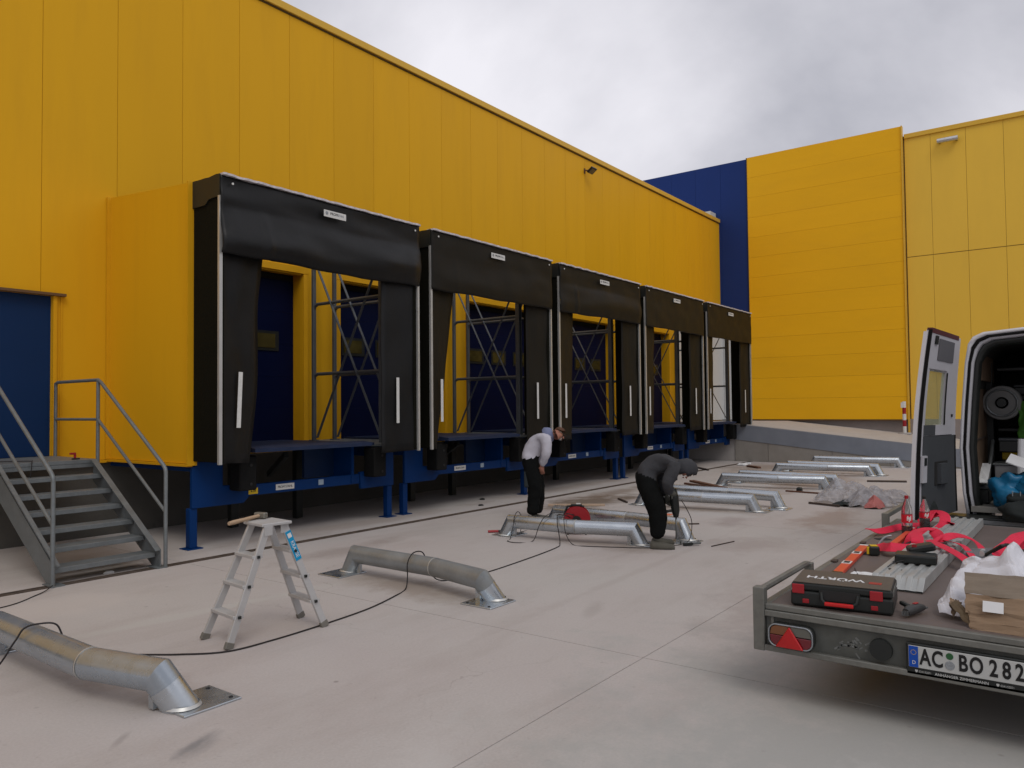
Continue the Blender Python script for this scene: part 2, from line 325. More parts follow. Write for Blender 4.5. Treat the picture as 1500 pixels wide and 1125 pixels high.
def text(body, m, parent, size, loc, mtx, xs=1., align='CENTER', ext=.0012, name='lettering', bold=0.):
    cu = bpy.data.curves.new(name, 'FONT'); cu.body = body; cu.size = size; cu.align_x = align; cu.align_y = 'CENTER'; cu.extrude = ext; cu.offset = bold; cu.resolution_u = 4
    t = bpy.data.objects.new(name, cu); COL.objects.link(t)
    dg = bpy.context.evaluated_depsgraph_get(); me = bpy.data.meshes.new_from_object(t.evaluated_get(dg)); bpy.data.objects.remove(t); bpy.data.curves.remove(cu)
    T = Matrix.Translation(Vector(loc)-wloc(parent))@mtx.to_4x4()@Matrix.Diagonal((xs, 1, 1, 1)); me.transform(T); me.materials.clear(); me.materials.append(m)
    o = bpy.data.objects.new(name, me); COL.objects.link(o); o.parent = parent; return o
def axes(x, y):  # columns: text x, text y, normal
    x = Vector(x).normalized(); y = Vector(y).normalized(); return Matrix((x, y, x.cross(y))).transposed()
FACE_Y = axes((1, 0, 0), (0, 0, 1))     # faces -Y
FACE_X = axes((0, -1, 0), (0, 0, 1))    # faces -X
nn = lambda x, y=0., z=0.: noise.noise(Vector((x, y, z)))

# ------------------------------------------------------------------ ground
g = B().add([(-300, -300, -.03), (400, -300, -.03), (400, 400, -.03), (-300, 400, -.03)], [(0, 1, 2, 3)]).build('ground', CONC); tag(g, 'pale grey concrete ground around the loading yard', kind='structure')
yard = bpy.data.objects.new('pavement', None); COL.objects.link(yard); tag(yard, 'pale concrete loading yard in large sawn slabs', kind='structure')
xs = [-13.28, -7.28, -1.28, 4.72, 10.72, 16.72, 22.93]; ys = [-15, -9.3, -3.4, 2.44, 8.07]
for i in range(len(xs)-1):
    for j in range(len(ys)-1):
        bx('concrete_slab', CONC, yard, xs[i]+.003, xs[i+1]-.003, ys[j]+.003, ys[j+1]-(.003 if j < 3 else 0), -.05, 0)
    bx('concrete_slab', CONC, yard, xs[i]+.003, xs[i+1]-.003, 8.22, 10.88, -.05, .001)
dr = bpy.data.objects.new('drain_channel', None); COL.objects.link(dr); tag(dr, 'long narrow slot drain in front of the loading docks', kind='structure')
DRN = mat('drain grime', (.045, .032, .025), .8, var=.4, scale=12, bump=.6)
bx('channel_bed', DRN, dr, -13.2, 22.9, 8.075, 8.215, -.028, -.012)
DRR = mat('drain rail', (.13, .10, .08), .6, .3, var=.4, scale=9)
for y in (8.075, 8.205): bx('channel_rail', DRR, dr, -13.2, 22.9, y, y+.01, -.012, .002)
bx('channel_rail', DRR, dr, -13.2, 22.9, 8.135, 8.155, -.012, -.002)

# ------------------------------------------------------------------ left warehouse
YW, ZT = 10.9, 8.58
wh = thing('warehouse', 'long yellow panel clad warehouse with five blue dock doors behind the black shelters', 'building', (-8, YW, 0))
bx('wall_core', DARK, wh, -10, 27.78, 11.35, 40, 0, 8.5)
bx('roof', WHP, wh, -10, 27.78, 10.97, 40.1, 8.5, 8.56)
opens = [(5.66+3.67*k, 8.50+3.67*k, 1.16, 4.05) for k in range(5)]+[(2.0, 4.45, 1.13, 3.24)]
x = -9.41
for i in range(39):
    x0, x1 = x+.0028, x+.98-.0028; x += .98
    x1 = min(x1, 27.77)
    if x0 > 27.7: break
    b = B(); m = YEL
    cuts = [o for o in opens if o[0] < x1-.01 and o[1] > x0+.01]
    if not cuts: b.box(x0, x1, YW, YW+.07, 1.04, ZT)
    else:
        top = max(c[3] for c in cuts); b.box(x0, x1, YW, YW+.07, top, ZT); a = x0
        for c in sorted(cuts):
            if c[0] > a+.005: b.box(a, c[0], YW, YW+.07, 1.04, top)
            a = max(a, c[1])
        if a < x1-.005: b.box(a, x1, YW, YW+.07, 1.04, top)
    b.build('wall_panel', YEL, wh)
for c in opens[:5]:
    t = B().box(c[0]-.004, c[0]+.0, YW+.0, YW+.3, c[2], c[3])
    b = B(); b.box(c[0]-.10, c[0]-.002, YW-.035, YW+.27, c[2], c[3]+.02); b.box(c[1]+.002, c[1]+.10, YW-.035, YW+.27, c[2], c[3]+.02); b.box(c[0]-.10, c[1]+.10, YW-.037, YW+.27, c[3]+.022, c[3]+.14)
    b.build('door_surround', YELT, wh, .004)
    dd = bx('dock_door', DARK, wh, c[0]+.0, c[1]-.0, 11.19, 11.22, 1.1, 4.06)
    for k in range(5):
        z0 = 1.16+k*.56; bx('door_section', BLUK, dd, c[0]+.01, c[1]-.01, 11.15, 11.185, z0+.0012, z0+.5588)
    for o_ in (.30, 1.15, 2.0):
        fr = B().box(c[0]+o_-.04, c[0]+o_+.52, 11.135, 11.149, 2.72, 3.06).build('window_frame', BLK, dd)
        bx('window_pane', PANE, dd, c[0]+o_, c[0]+o_+.44, 11.125, 11.134, 2.77, 3.01)
dd = bx('door', BLUD, wh, 1.98, 4.45, 10.94, 10.98, 1.13, 3.24, label='plain blue steel door at the head of the stairs')
bx('door_canopy', mat('brown canopy strip', (.13, .07, .03), .6), wh, 1.9, 4.60, 10.83, 10.90, 3.24, 3.275)
b = B(); b.box(4.452, 4.50, 10.865, 10.90, 1.13, 3.238); b.box(4.55, 4.57, 10.885, 10.90, 1.13, 3.238); b.build('door_frame', YELT, wh)
bx('plinth', CONC_W, wh, -10, 27.78, 10.95, 11.3, -.02, 1.04)
bx('base_trim', YELT, wh, -10, 27.77, 10.87, 10.93, 1.0, 1.036)
bx('roof_coping', YELC, wh, -10, 27.77, 10.85, 11.2, 8.595, 8.73, .008)
bx('under_coping_strip', mat('brown joint', (.08, .045, .01), .7), wh, -10, 27.76, 10.885, 10.899, 8.565, 8.594)  # thin dark brown strip just below the coping
bx('parapet_end', WHP, wh, 27.25, 27.775, 11.02, 12.0, 8.57, 8.98)
# white unclad zone near the corner
bx('white_panel', WHP, wh, 23.62, 27.74, 10.80, 10.86, 1.18, 4.3)
# floodlight
fl = thing('floodlight', 'small dark floodlight bracketed high on the left yellow wall', 'floodlight', (18.1, 10.9, 8.15))
B().beam((18.0, 10.89, 8.22), (18.03, 10.78, 8.21), .03, .03).beam((18.02, 10.885, 8.14), (18.02, 10.885, 8.28), .05, .02).build('bracket', RUST, fl)
rm = Matrix.Rotation(R(-35), 3, 'X')
B().obox((18.10, 10.70, 8.21), (.26, .20, .06), rm).build('lamp_housing', BLK, fl, .01)
B().obox((18.10, 10.688, 8.182), (.21, .15, .008), rm).build('lamp_glass', CLR, fl)

# yellow side cladding of the first bay
sc_ = thing('side_cladding', 'yellow sheet metal side wall projecting from the warehouse beside the first dock', 'cladding', (5.2, 9.9, 1.03))
B().prism([(5.19, 8.80, 1.05), (5.19, 10.895, 1.05), (5.19, 10.895, 4.70), (5.19, 8.80, 4.54)], (.05, 0, 0)).build('side_panel', YEL, sc_)
B().box(5.12, 5.185, 8.775, 8.80, 1.03, 4.54).box(5.187, 5.25, 8.775, 8.797, 1.03, 4.54).build('front_flange', YELT, sc_)
B().box(5.15, 5.24, 8.80, 10.89, 1.015, 1.045).build('bottom_flange', YELT, sc_)
b = B().box(5.14, 5.19, 10.86, 10.895, 1.05, 4.7).build('wall_flange', YELT, sc_)

# ------------------------------------------------------------------ right building
rb = thing('tall_building', 'tall building closing the yard with blue and yellow cladding', 'building', (27.8, 4, 0))
bx('wall_core', DARK, rb, 28.1, 60, -30, 40, 0, 10.5)
bx('roof', WHP, rb, 27.95, 60, -30, 40, 10.5, 10.55)
y = 9.83
while y < 26:
    bx('blue_panel', BLUS, rb, 27.80, 27.88, y+.003, y+.997, 1.1, 10.82); y += 1.0
bx('dark_edge_trim', mat('dark edge trim', (.012, .016, .05), .5), rb, 27.77, 27.90, 9.80, 9.828, 1.17, 10.86)
z = 10.10
edges = [10.86]; 
while z > 1.3: edges.append(z); z -= .742
edges.append(1.19)
for a, b_ in zip(edges[:-1], edges[1:]): bx('yellow_panel', YELB, rb, 27.78, 27.87, 4.63, 9.797, b_+.0022, a-.0022)
bx('base_trim', mat('brown base trim', (.11, .055, .015), .6), rb, 27.76, 27.86, 4.63, 9.797, 1.15, 1.186)
B().box(27.74, 27.95, 4.595, 4.627, .5, 10.87).build('corner_trim', YELC, rb)
B().box(27.93, 27.97, 4.56, 4.594, .5, 10.55).build('corner_joint', mat('dark joint', (.09, .05, .012), .7), rb)
ey = [4.56, 3.80, 2.81, 1.80, .8, -.2, -1.2, -2.2, -3.2, -4.2, -5.2, -6.2, -7.2]
for a, b_ in zip(ey[:-1], ey[1:]):
    bx('yellow_panel', YELP, rb, 27.92, 28.0, b_+.004, a-.004, .55, 6.505); bx('yellow_panel', YELP, rb, 27.92, 28.0, b_+.004, a-.004, 6.53, 10.45)
bx('panel_joint', mat('olive joint', (.24, .14, .02), .7), rb, 27.93, 27.99, -7.2, 4.56, 6.503, 6.532)
bx('roof_coping', YELC, rb, 27.86, 28.2, -30, 4.56, 10.45, 10.60, .01)
bx('plinth', mat('grey plinth', (.25, .215, .20), .85, bump=.2), rb, 27.9, 28.05, -30, 11, 0, 1.2)
bx('white_panel', WHP, rb, 27.70, 27.76, 9.86, 10.79, 1.18, 4.3)
lm = thing('wall_lamp', 'long silver wall lamp high on the far right yellow wall', 'lamp', (27.9, 3.29, 10.1))
B().tube([(27.74, 3.58, 10.12), (27.74, 3.0, 10.12)], .075, 14).build('lamp_tube', mat('lamp steel', (.6, .6, .6), .3, .8), lm, smooth=True)
B().box(27.76, 27.92, 3.5, 3.56, 10.08, 10.2).box(27.76, 27.92, 3.02, 3.08, 10.08, 10.2).build('lamp_bracket', LEDG, lm)

# ramp along the right building
rmp = thing('ramp', 'concrete ramp with bluish steel edge sloping down along the yellow building', 'ramp', (25, 3, 0))
zr = lambda y: max(.03, min(1.14, .23+.107*y))
prof = [(22.97, -4, -.01), (22.97, -4, zr(-4)), (22.97, -1.8, zr(-1.8)), (22.97, 8.5, zr(8.5)), (22.97, 10.9, 1.14), (22.97, 10.9, -.01)]
B().prism(prof, (4.92, 0, 0)).build('ramp_deck', CONC_T, rmp)
for a, b_ in ((8.62, 7.62), (7.61, 5.8), (5.79, 4.3), (4.29, 1.0)):
    B().prism([(22.94, a, 0), (22.94, b_, 0), (22.94, b_, max(.02, zr(b_)-.44)), (22.94, a, zr(a)-.44)], (.028, 0, 0)).build('wall_slab', CONC_P, rmp)
B().prism([(22.925, 8.75, zr(8.62)-.46), (22.925, 2.3, .005), (22.925, -1.8, .005), (22.925, -1.8, zr(-1.8)+.004), (22.925, 8.75, zr(8.62)+.004)], (.04, 0, 0)).build('edge_plate', FAC, rmp)
pl = thing('bollard_post', 'red and white striped warning post at the corner of the yellow wall', 'post', (27.3, 4.63, .7))
zb = zr(4.63)
B().lathe([(0, zb), (.2, zb), (.2, zb+.05), (0, zb+.05)], (27.3, 4.66, 0), 16).build('foot', CONC_T, pl)
for k in range(5): B().lathe([(0, zb+.05+.2*k), (.055, zb+.05+.2*k), (.055, zb+.25+.2*k), (0, zb+.25+.2*k)], (27.3, 4.66, 0), 14).build('stripe', (WHT, REDP)[k % 2], pl, smooth=True)
B().box(27.2, 27.28, 4.66, 4.74, zb+.85, zb+1.02).build('reflector', WHT, pl)

# ------------------------------------------------------------------ dock shelters, levelers, side frames
ORD = ['first', 'second', 'third', 'fourth', 'fifth']
def shelter(k):
    L = 5.2+3.67*k; Rr = L+3.37; bul = (1., .18, .65, .1, .08)[k]
    near = ('nearest dock, with a deeply billowing head curtain', 'second dock, beside the billowing one', 'third dock, behind the man in the light hoodie', 'fourth dock, next to the last', 'last dock, nearest the blue wall')[k]
    t = thing('dock_shelter', 'black fabric dock shelter around the '+near, 'dock shelter', (L, 8.2, 1.08), 'black dock shelters along the yellow wall')
    cm = (RUB, RUBB, RUBB, RUBB, RUBB)[k]
    for sx in (L, Rr-.07): bx('side_wall', FOAM, t, sx, sx+.07, 8.225, 8.8, 1.08, 4.44, .01)
    bx('top_wall', FOAM, t, L, Rr, 8.24, 8.8, 4.44, 4.50, .01)
    for sx in (L-.02, Rr-.06): B().grid(lambda u, v: (sx+.0, 8.19+u*.62, 4.53-v*(.33 if u > .45 else .27)+.012*nn(u*4+k, v*3)), 8, 4, (.08, 0, 0)).build('corner_flap', BLK, t)
    bx('edge_strip', ALU, t, L-.024, L+.018, 8.185, 8.222, 1.06, 4.27)
    bx('edge_strip', ALU, t, Rr-.018, Rr+.02, 8.185, 8.222, 1.06, 3.66)
    taper = (.16, .40, .04, .02, .0)[k]
    def cur(side):
        x_out = L+.01 if side < 0 else Rr-.01
        def f(u, v):
            z = 3.75-2.68*v; wv = .66-(taper*v if side < 0 else 0)
            if side < 0 and k == 0: wv += -.03*math.sin(v*7)
            return (x_out-side*u*wv+ .006*nn(v*6, k), 8.235+.07*u+.02*nn(u*3+k, v*4, side)+(.04*v*u if side < 0 else 0), z-.02*u)
        B().grid(f, 8, 22, (0, .01, 0)).build('side_curtain', cm, t, smooth='all')
    cur(-1); cur(1)
    def hc(u, v):
        x_ = L-.012+u*(3.37+.024); z = 4.515-v*.93-.025*math.sin(u*3.1+k)*v*bul
        ef = min(1, u/.05, (1-u)/.05); f1 = math.sin(min(1, max(0, (v-.38)/.70))*math.pi)*.105*bul*(.35+.65*ef)
        fold = .05*bul*math.sin(v*9+u*2.2)*v
        crease = -.05*bul*math.exp(-((u-.17-.01*v)/.012)**2)*max(0, min(1, (v-.35)*6))
        y_ = 8.17-f1*(.75+.4*nn(u*2.5, v, k))-fold*.5+.03*bul*nn(u*3, v*4, k+3)-crease*-1*.6+.015*nn(u*7, v*3, k)
        
        return (x_, y_, z-.02*nn(u*5, k)*v)
    B().grid(hc, 70, 26, (0, .012, 0)).build('head_curtain', cm, t, smooth='all')
    B().grid(lambda u, v: (L-.005+u*3.38, 8.135+v*.14, 4.512+.012*nn(u*22, v*4, k*3)+.006*nn(u*60, 1, k)), 90, 2, (0, 0, .026)).build('top_film', FILM, t)
    lp = bx('label_plate', WHT, t, L+1.47, L+1.85, 8.145-.05*bul, 8.153-.05*bul, 4.295, 4.385)
    text('PROM', INK, lp, .05, (L+1.64, 8.144-.05*bul, 4.345), FACE_Y, 1.0); text('STAHL', SILV, lp, .045, (L+1.76, 8.144-.05*bul, 4.345), FACE_Y, .8)
    B().lathe([(0, -.002), (.022, -.002), (.022, .003), (0, .003)], (L+1.515, 8.143-.05*bul, 4.345), 12, 'y').build('emblem', SILV, lp)
    for sx, dy in ((L+.29, 8.25), (Rr-.40, 8.245)):
        B().obox((sx, dy-.006, 1.83), (.055, .006, .68), Matrix.Rotation(R(2.5 if (sx < L+1 and k == 0) else 0), 3, 'Y')).build('marker_stripe', WHT, t)
    for sx in (L+.13, Rr-.10): B().lathe([(0, -.004), (.014, -.004), (.014, .006), (0, .006)], (sx, 8.148, 4.43), 10, 'y').build('screw', WHT, t)
def leveler(k):
    L = 5.2+3.67*k
    near = ('behind the stepladder, with a yellow sticker', 'second from the stairs, right of the stepladder', 'behind the man in the light hoodie', 'behind the man bending in the dark hoodie', 'farthest along, next to the concrete ramp')[k]
    t = thing('dock_leveler', 'blue steel dock leveler frame on legs '+near, 'dock leveler', (L, 8.85, 0), 'blue dock leveler frames')
    bx('platform', BLUP, t, L+.5, L+2.85, 8.62, 10.85, 1.16, 1.20, .004)
    B().prism([(L+.62, 8.40, 1.165), (L+.62, 8.40, 1.215), (L+.62, 8.62, 1.235), (L+.62, 8.62, 1.165)], (1.98, 0, 0)).build('lip_plate', BLUP, t)
    bx('side_deck', GALD, t, L+2.86, L+3.62, 8.7, 10.85, 1.13, 1.17, .004)
    bx('side_deck', GALD, t, L+.02, L+.49, 8.7, 10.85, 1.13, 1.17, .004)
    B().prism([(L+.0, 8.80, .50), (L+.72, 8.80, .50), (L+.80, 8.80, .57), (L+.80, 8.80, .73), (L+.42, 8.80, .75), (L+.42, 8.80, 1.07), (L+.0, 8.80, 1.07)], (0, .05, 0)).build('front_plate', BLUF, t, .004, label='blue plate with leg at the left of the frame')
    B().prism([(L+3.42, 8.80, .50), (L+2.74, 8.80, .50), (L+2.72, 8.80, .75), (L+3.02, 8.80, .77), (L+3.02, 8.80, 1.07), (L+3.42, 8.80, 1.07)], (0, .05, 0)).build('front_plate', BLUF, t, .004)
    bx('front_beam', BLUF, t, L+.80, L+2.72, 8.81, 8.87, .58, .725, .006)
    bx('hinge_plate', BLUF, t, L+2.55, L+2.60, 8.8, 9.3, .6, 1.15)
    bx('cross_plate', mat('dark blue plate', (.004, .02, .07), .5), t, L+2.0, L+2.55, 9.2, 9.25, .7, 1.15)
    for sx in (L+.02, L+3.30): 
        bx('side_beam', BLUF, t, sx, sx+.09, 8.87, 10.9, .95, 1.12, .004)
    for sx in (L-.03, L+3.29):
        lg = bx('leg', BLUF, t, sx+.015, sx+.115, 8.82, 8.92, .012, .50, .008); bx('foot_plate', BLUF, lg, sx-.035, sx+.165, 8.77, 8.97, .0, .014)
    for sx in (L+1.26, L+2.4):
        lg = bx('leg', BLK, t, sx, sx+.12, 9.9, 10.0, .012, 1.1)
    B().beam((L+1.5, 8.95, 1.08), (L+1.75, 9.7, .75), .06, .08).build('hydraulic_arm', BLK, t)
    for sx in (L+.50, L+2.78):
        bp = bx('rubber_bumper', BLKR, t, sx, sx+.25, 8.55, 8.79, .68, 1.12, .015)
        for z in (.76, 1.0): B().lathe([(0, -.004), (.02, -.004), (.02, .004), (0, .004)], (sx+.16, 8.546, z), 8, 'y').build('bolt', DARK, bp)
    s = bx('sticker', WHT, t, L+1.22, L+1.52, 8.803, 8.8085, .615, .695); text('PROM STAHL', INK, s, .045, (L+1.37, 8.802, .655), FACE_Y, .9)
    bx('sticker', mat('pale blue sticker', (.32, .40, .48), .5), t, L+1.94, L+2.03, 8.803, 8.8085, .625, .70)
    if k == 0:
        s = bx('warning_sticker', YLW, t, L+.79, L+.93, 8.793, 8.7985, .60, .68); text('▲ 000', INK, s, .035, (L+.86, 8.792, .64), FACE_Y, .8)
def frame(X, idx, lab):
    t = thing('steel_side_frame', lab, 'steel frame', (X, 9.8, 1.18), 'cross braced steel side frames between the docks')
    ya, yb = 8.93, 10.62; r_ = .028
    bx('front_post', TRUS, t, X-.05, X+.05, ya-.05, ya+.05, 1.16, 4.42, .008)
    bx('rear_post', TRUS, t, X-.032, X+.032, yb-.03, yb+.03, 1.18, 4.42, .008)
    for z in (2.31, 3.51): B().tube([(X, yb, z-.10), (X, yb-.03, z-.03), (X, yb-.10, z), (X, ya, z)], r_, 8).build('rail', TRUS, t, smooth=True)
    B().tube([(X, yb, 4.4), (X, ya, 4.4)], r_, 8).build('rail', TRUS, t, smooth=True)
    for a, b_ in (((ya, 4.3), (yb-.05, 1.22)), ((yb-.05, 4.3), (ya, 1.22))):
        B().beam((X+.03*(1 if a[0] == ya else -1), a[0], a[1]), (X+.03*(1 if a[0] == ya else -1), b_[0], b_[1]), .012, .045, (1, 0, 0)).build('brace', TRUS, t)
    B().box(X-.06, X+.06, yb-.06, yb+.06, 1.17, 1.185).build('foot_plate', TRUS, t)
for k in range(5): shelter(k)
for k in range(5): leveler(k)
for k in range(5):
    L = 5.2+3.67*k
    frame(L+3.32, k, 'galvanised cross braced frame on the right side inside the %s dock opening' % ('nearest', 'second', 'third', 'fourth', 'last')[k])
    if k: frame(L+.10, k, 'galvanised cross braced frame on the left side inside the %s dock opening' % ('', 'second', 'third', 'fourth', 'last')[k])

# ------------------------------------------------------------------ stairs
st = thing('metal_stairs', 'grey galvanised steel stairs with tube railings below the blue door', 'stairs', (3.9, 9, 0))
XL, XR, Y0, Y1, ZP = 3.36, 4.42, 8.12, 9.62, 1.13
bx('platform', GALD, st, XL-.02, XR+.04, Y1, 10.86, ZP-.045, ZP, .003)
bx('platform_edge', GALD, st, XL-.02, XR+.04, Y1-.004, Y1+.04, ZP-.09, ZP-.047)
for k in range(6):
    z = .161*(k+1); y = Y0+.06+k*.243
    tr = B(); tr.box(XL+.02, XR-.02, y, y+.25, z-.032, z-.004).box(XL+.02, XR-.02, y-.012, y, z-.05, z-.001); tr.build('tread', GALD, st, .003)
for sx in (XL-.02, XR-.01):
    B().prism([(sx, Y0-.03, .012), (sx, Y0+.14, .012), (sx, Y1+.02, ZP-.26), (sx, Y1+.02, ZP+.002), (sx, Y1-.05, ZP+.002), (sx, Y0-.03, .20)], (.012, 0, 0)).build('stringer', GALD, st)
    sg = 1 if sx < 4 else -1
    B().prism([(sx, Y0-.03, .20), (sx, Y1-.05, ZP+.002), (sx, Y1-.05, ZP-.01), (sx, Y0-.03, .188)], (.055*sg, 0, 0)).build('stringer_flange', GALD, st)
    bx('foot_plate', GALD, st, sx-.05 if sg < 0 else sx-.03, sx+.07 if sg < 0 else sx+.09, Y0-.07, Y0+.16, 0, .012)
for sx, full in ((XL-.045, 1), (XR+.035, 1)):
    r_ = .021
    B().tube([(sx, 8.06, 0), (sx, 8.06, 1.04), (sx, 8.075, 1.075), (sx, 8.11, 1.11), (sx, 9.55, 2.06), (sx, 9.62, 2.09), (sx, 10.72, 2.09), (sx, 10.78, 2.07), (sx, 10.78, 1.1)], r_, 10).build('handrail', GALD, st, smooth=True)
    B().tube([(sx, 8.06, .60), (sx, 9.62, 1.61), (sx, 10.78, 1.61)], r_*.85, 10).build('mid_rail', GALD, st, smooth=True)
    B().tube([(sx, 9.62, 2.09), (sx, 9.62, 1.05)], r_, 10).build('post', GALD, st, smooth=True)
lk = thing('padlock', 'small red lock standing on the stair platform', 'lock', (4.25, 9.75, ZP))
B().box(4.24, 4.262, 9.74, 9.765, ZP, ZP+.06).box(4.19, 4.262, 9.742, 9.763, ZP+.06, ZP+.085).build('lock_body', REDP, lk, .003); B().box(4.22, 4.30, 9.735, 9.77, ZP+.001, ZP+.018).build('lock_base', BLK, lk)

# ------------------------------------------------------------------ wheel guides
def guide(far, near, label, m=GAL, kink=.58, kx=None, foot=None, r_=.088):
    f = Vector((far[0], far[1], 0)); n_ = Vector((near[0], near[1], 0)); t = thing('wheel_guide', label, 'wheel guide', (f+n_)/2, 'galvanised tube wheel guides in front of the docks')
    za = .195
    k = f.lerp(n_, kink); k.x = kx if kx is not None else f.x+(n_.x-f.x)*.25
    dv = (k-f).normalized(); dn = (n_-k).normalized(); up_ = Vector((0, 0, za))
    e1 = f+up_; e2 = n_+up_; kk = k+up_
    foot = Vector((*foot, 0)) if foot else n_+dn*.10
    g1 = f-dv*.11; g2 = foot
    g1b = e1+(g1-e1)*1.5; g2b = e2+(g2-e2)*1.5
    B().tube([g1b, e1, kk], r_, 22, caps=False).build('rail_tube', m, t, smooth=True).data.set_sharp_from_angle(angle=R(19))
    et = B().tube([kk, e2, g2b], r_*.99, 22, caps=False).build('end_tube', m, t, smooth=True); et.data.set_sharp_from_angle(angle=R(19))
    B().tube([kk-dv*.005, kk+dn*.005], r_*1.025, 22).build('weld_ring', ALU, t, smooth=True)
    if m is not GAL:
        B().tube([e2+(g2-e2)*.30, g2b], r_*1.004, 22, caps=False).build('leg_tube', GAL, t, smooth=True)  # lighter steel over the leg, bright sky reflection put into its colour
    for c, e_ in ((g1, e1), (g2, e2)):
        s = 1 if near[0] > far[0] else -1
        cx = c.x+.10*s; cy = c.y
        pt = bx('base_plate', GAL, t, cx-.18, cx+.18, cy-.17, cy+.17, 0, .012, .003)
        q_ = (e_-c).normalized(); mt = q_.to_track_quat('Z', 'Y').to_matrix(); w = B().lathe([(r_, .0), (r_+.012, .004), (r_, .02)], (0, 0, 0), 22); w.v = [Vector((c.x, c.y, .0))+Vector((v.x*1.0, v.y*1.12, .012+v.z)) for v in w.v]; w.build('weld_bead', ALU, t, smooth=True)
        for q in (-.12, .12): B().lathe([(0, .012), (.013, .012), (.013, .016), (0, .016)], (cx+.14*s, cy+q, 0), 8).build('bolt_hole', DARK, pt)
        d_ = (c-e_); d_.z = 0; d_.normalize()
        B().beam((c.x-d_.x*.15, c.y-d_.y*.15, .012), (c.x-d_.x*.15, c.y-d_.y*.15, .13), .03, .05, (0, 1, 0)).build('stub_support', GAL, t)
guide((2.20, 6.20), (2.325, 4.28), 'bent galvanised tube guide nearest the camera, cable lying over it', GALN, .72, 2.19, (2.42, 4.20), .095)
guide((5.44, 6.10), (5.27, 4.30), 'dull browned tube guide right of the stepladder', GALB, .62, 5.42, (5.37, 4.22), .09)
guide((8.16, 6.12), (8.46, 4.48), 'tube guide in front of the red cable reel, between both men', GAL)
guide((9.30, 6.15), (9.12, 4.15), 'tube guide being drilled by the man in dark hoodie', GAL)
guide((11.95, 6.1), (12.12, 4.32), 'nearer tube guide of the pair just right of the man with the drill', GAL)
guide((12.90, 6.1), (12.80, 4.15), 'farther tube guide of the pair just right of the man with the drill', GAL)
guide((15.72, 6.15), (16.05, 4.25), 'nearer tube guide of the middle pair behind the foil heap', GAL)
guide((16.62, 6.1), (16.50, 4.15), 'farther tube guide of the middle pair behind the foil heap', GAL)
guide((19.15, 6.1), (19.50, 4.15), 'nearer tube guide of the last pair before the ramp', GAL)
guide((20.05, 6.1), (19.98, 4.05), 'farther tube guide of the last pair before the ramp', GAL)
guide((22.25, 6.05), (22.55, 4.05), 'single tube guide lying right against the concrete ramp wall', GAL)

# ------------------------------------------------------------------ stepladder with hammer
ld = thing('stepladder', 'double sided aluminium stepladder with a cyan sticker standing in the yard', 'stepladder', (3.6, 5.06, 0))
A = [Vector(p) for p in ((3.19, 4.93, 0), (3.23, 5.30, 0), (3.97, 4.82, 0), (4.03, 5.19, 0))]
TZ = .83; T = [Vector(p) for p in ((3.51, 4.92, TZ), (3.53, 5.14, TZ), (3.67, 4.94, TZ), (3.69, 5.16, TZ))]
dL = (T[0]-A[0]).normalized()
for a, b_ in ((0, 0), (1, 1), (2, 2), (3, 3)):
    rl = B().beam(A[a]+(T[a]-A[a])*.035, T[a], .056, .024, (0, 1, 0)).build('rail', ALL_, ld, .003)
    B().beam(A[a]+Vector((0, 0, .0)), A[a]+(T[a]-A[a])*.055, .066, .032, (0, 1, 0)).build('rubber_foot', mat('grey rubber', (.16, .15, .13), .8), rl, .004)
for (p, q) in ((0, 1), (2, 3)):
    s = -1 if p == 0 else 1
    for h in (.255, .50, .745):
        a = A[p].lerp(T[p], h); b_ = A[q].lerp(T[q], h); c = (a+b_)/2; dx = (b_-a)
        ang = math.atan2(dx.y, dx.x)
        st_ = B().obox(c+Vector((0, 0, 0)), (dx.length+.01, .085, .024), Matrix.Rotation(ang, 3, 'Z')).build('step', ALL_, ld, .003)
        o_ = Vector((s*.03, 0, 0))
        B().obox(a-dx*.055, (.02, .02, .02), Matrix.Rotation(ang, 3, 'Z')).build('end_cap', BLK, st_); B().obox(b_+dx*.055, (.02, .02, .02), Matrix.Rotation(ang, 3, 'Z')).build('end_cap', BLK, st_)
c = sum(T, Vector())/4
ang = math.atan2(T[1].y-T[0].y, T[1].x-T[0].x)
B().obox(c+Vector((0, 0, .012)), (.28, .25, .022), Matrix.Rotation(ang, 3, 'Z')).build('top_platform', ALL_, ld, .004)
for q in (T[0], T[2]):
    B().obox(q+Vector((.0, -.015, -.03)), (.07, .006, .07)).build('hinge', ALL_, ld)
a = A[2].lerp(T[2], .93); b_ = A[2].lerp(T[2], .66); xd = (b_-a).normalized(); nrm = Vector((0, -1, 0))
mid = (a+b_)/2+Vector((0, -.0145, 0)); zz = xd.cross(Vector((0, 1, 0)))
sk = B().obox(mid, ((b_-a).length, .004, .052), Matrix((xd, Vector((0, 1, 0)), xd.cross(Vector((0, 1, 0))))).transposed()).build('sticker', CYAN, ld)
tm = Matrix((xd, Vector((0, -1, 0)).cross(xd), Vector((0, -1, 0)))).transposed()
text('KRAUSE', WHT, sk, .042, mid+Vector((0, -.0028, 0))+xd*.03, tm, .9); B().obox(mid+Vector((0, -.003, 0))-xd*.085, (.035, .002, .034), Matrix((xd, Vector((0, 1, 0)), xd.cross(Vector((0, 1, 0))))).transposed()).build('sticker_logo', WHT, sk)
hm = thing('hammer', 'wooden handled hammer lying on top of the stepladder', 'hammer', (3.55, 5.12, TZ+.03))
h0, h1 = Vector((3.30, 5.09, TZ+.035)), Vector((3.63, 5.18, TZ+.05))
B().tube([h0, h0.lerp(h1, .15), h0.lerp(h1, .5), h1], [.014, .017, .014, .013], 10).build('handle', WOOD, hm, smooth=True)
hd = (h1-h0).normalized()
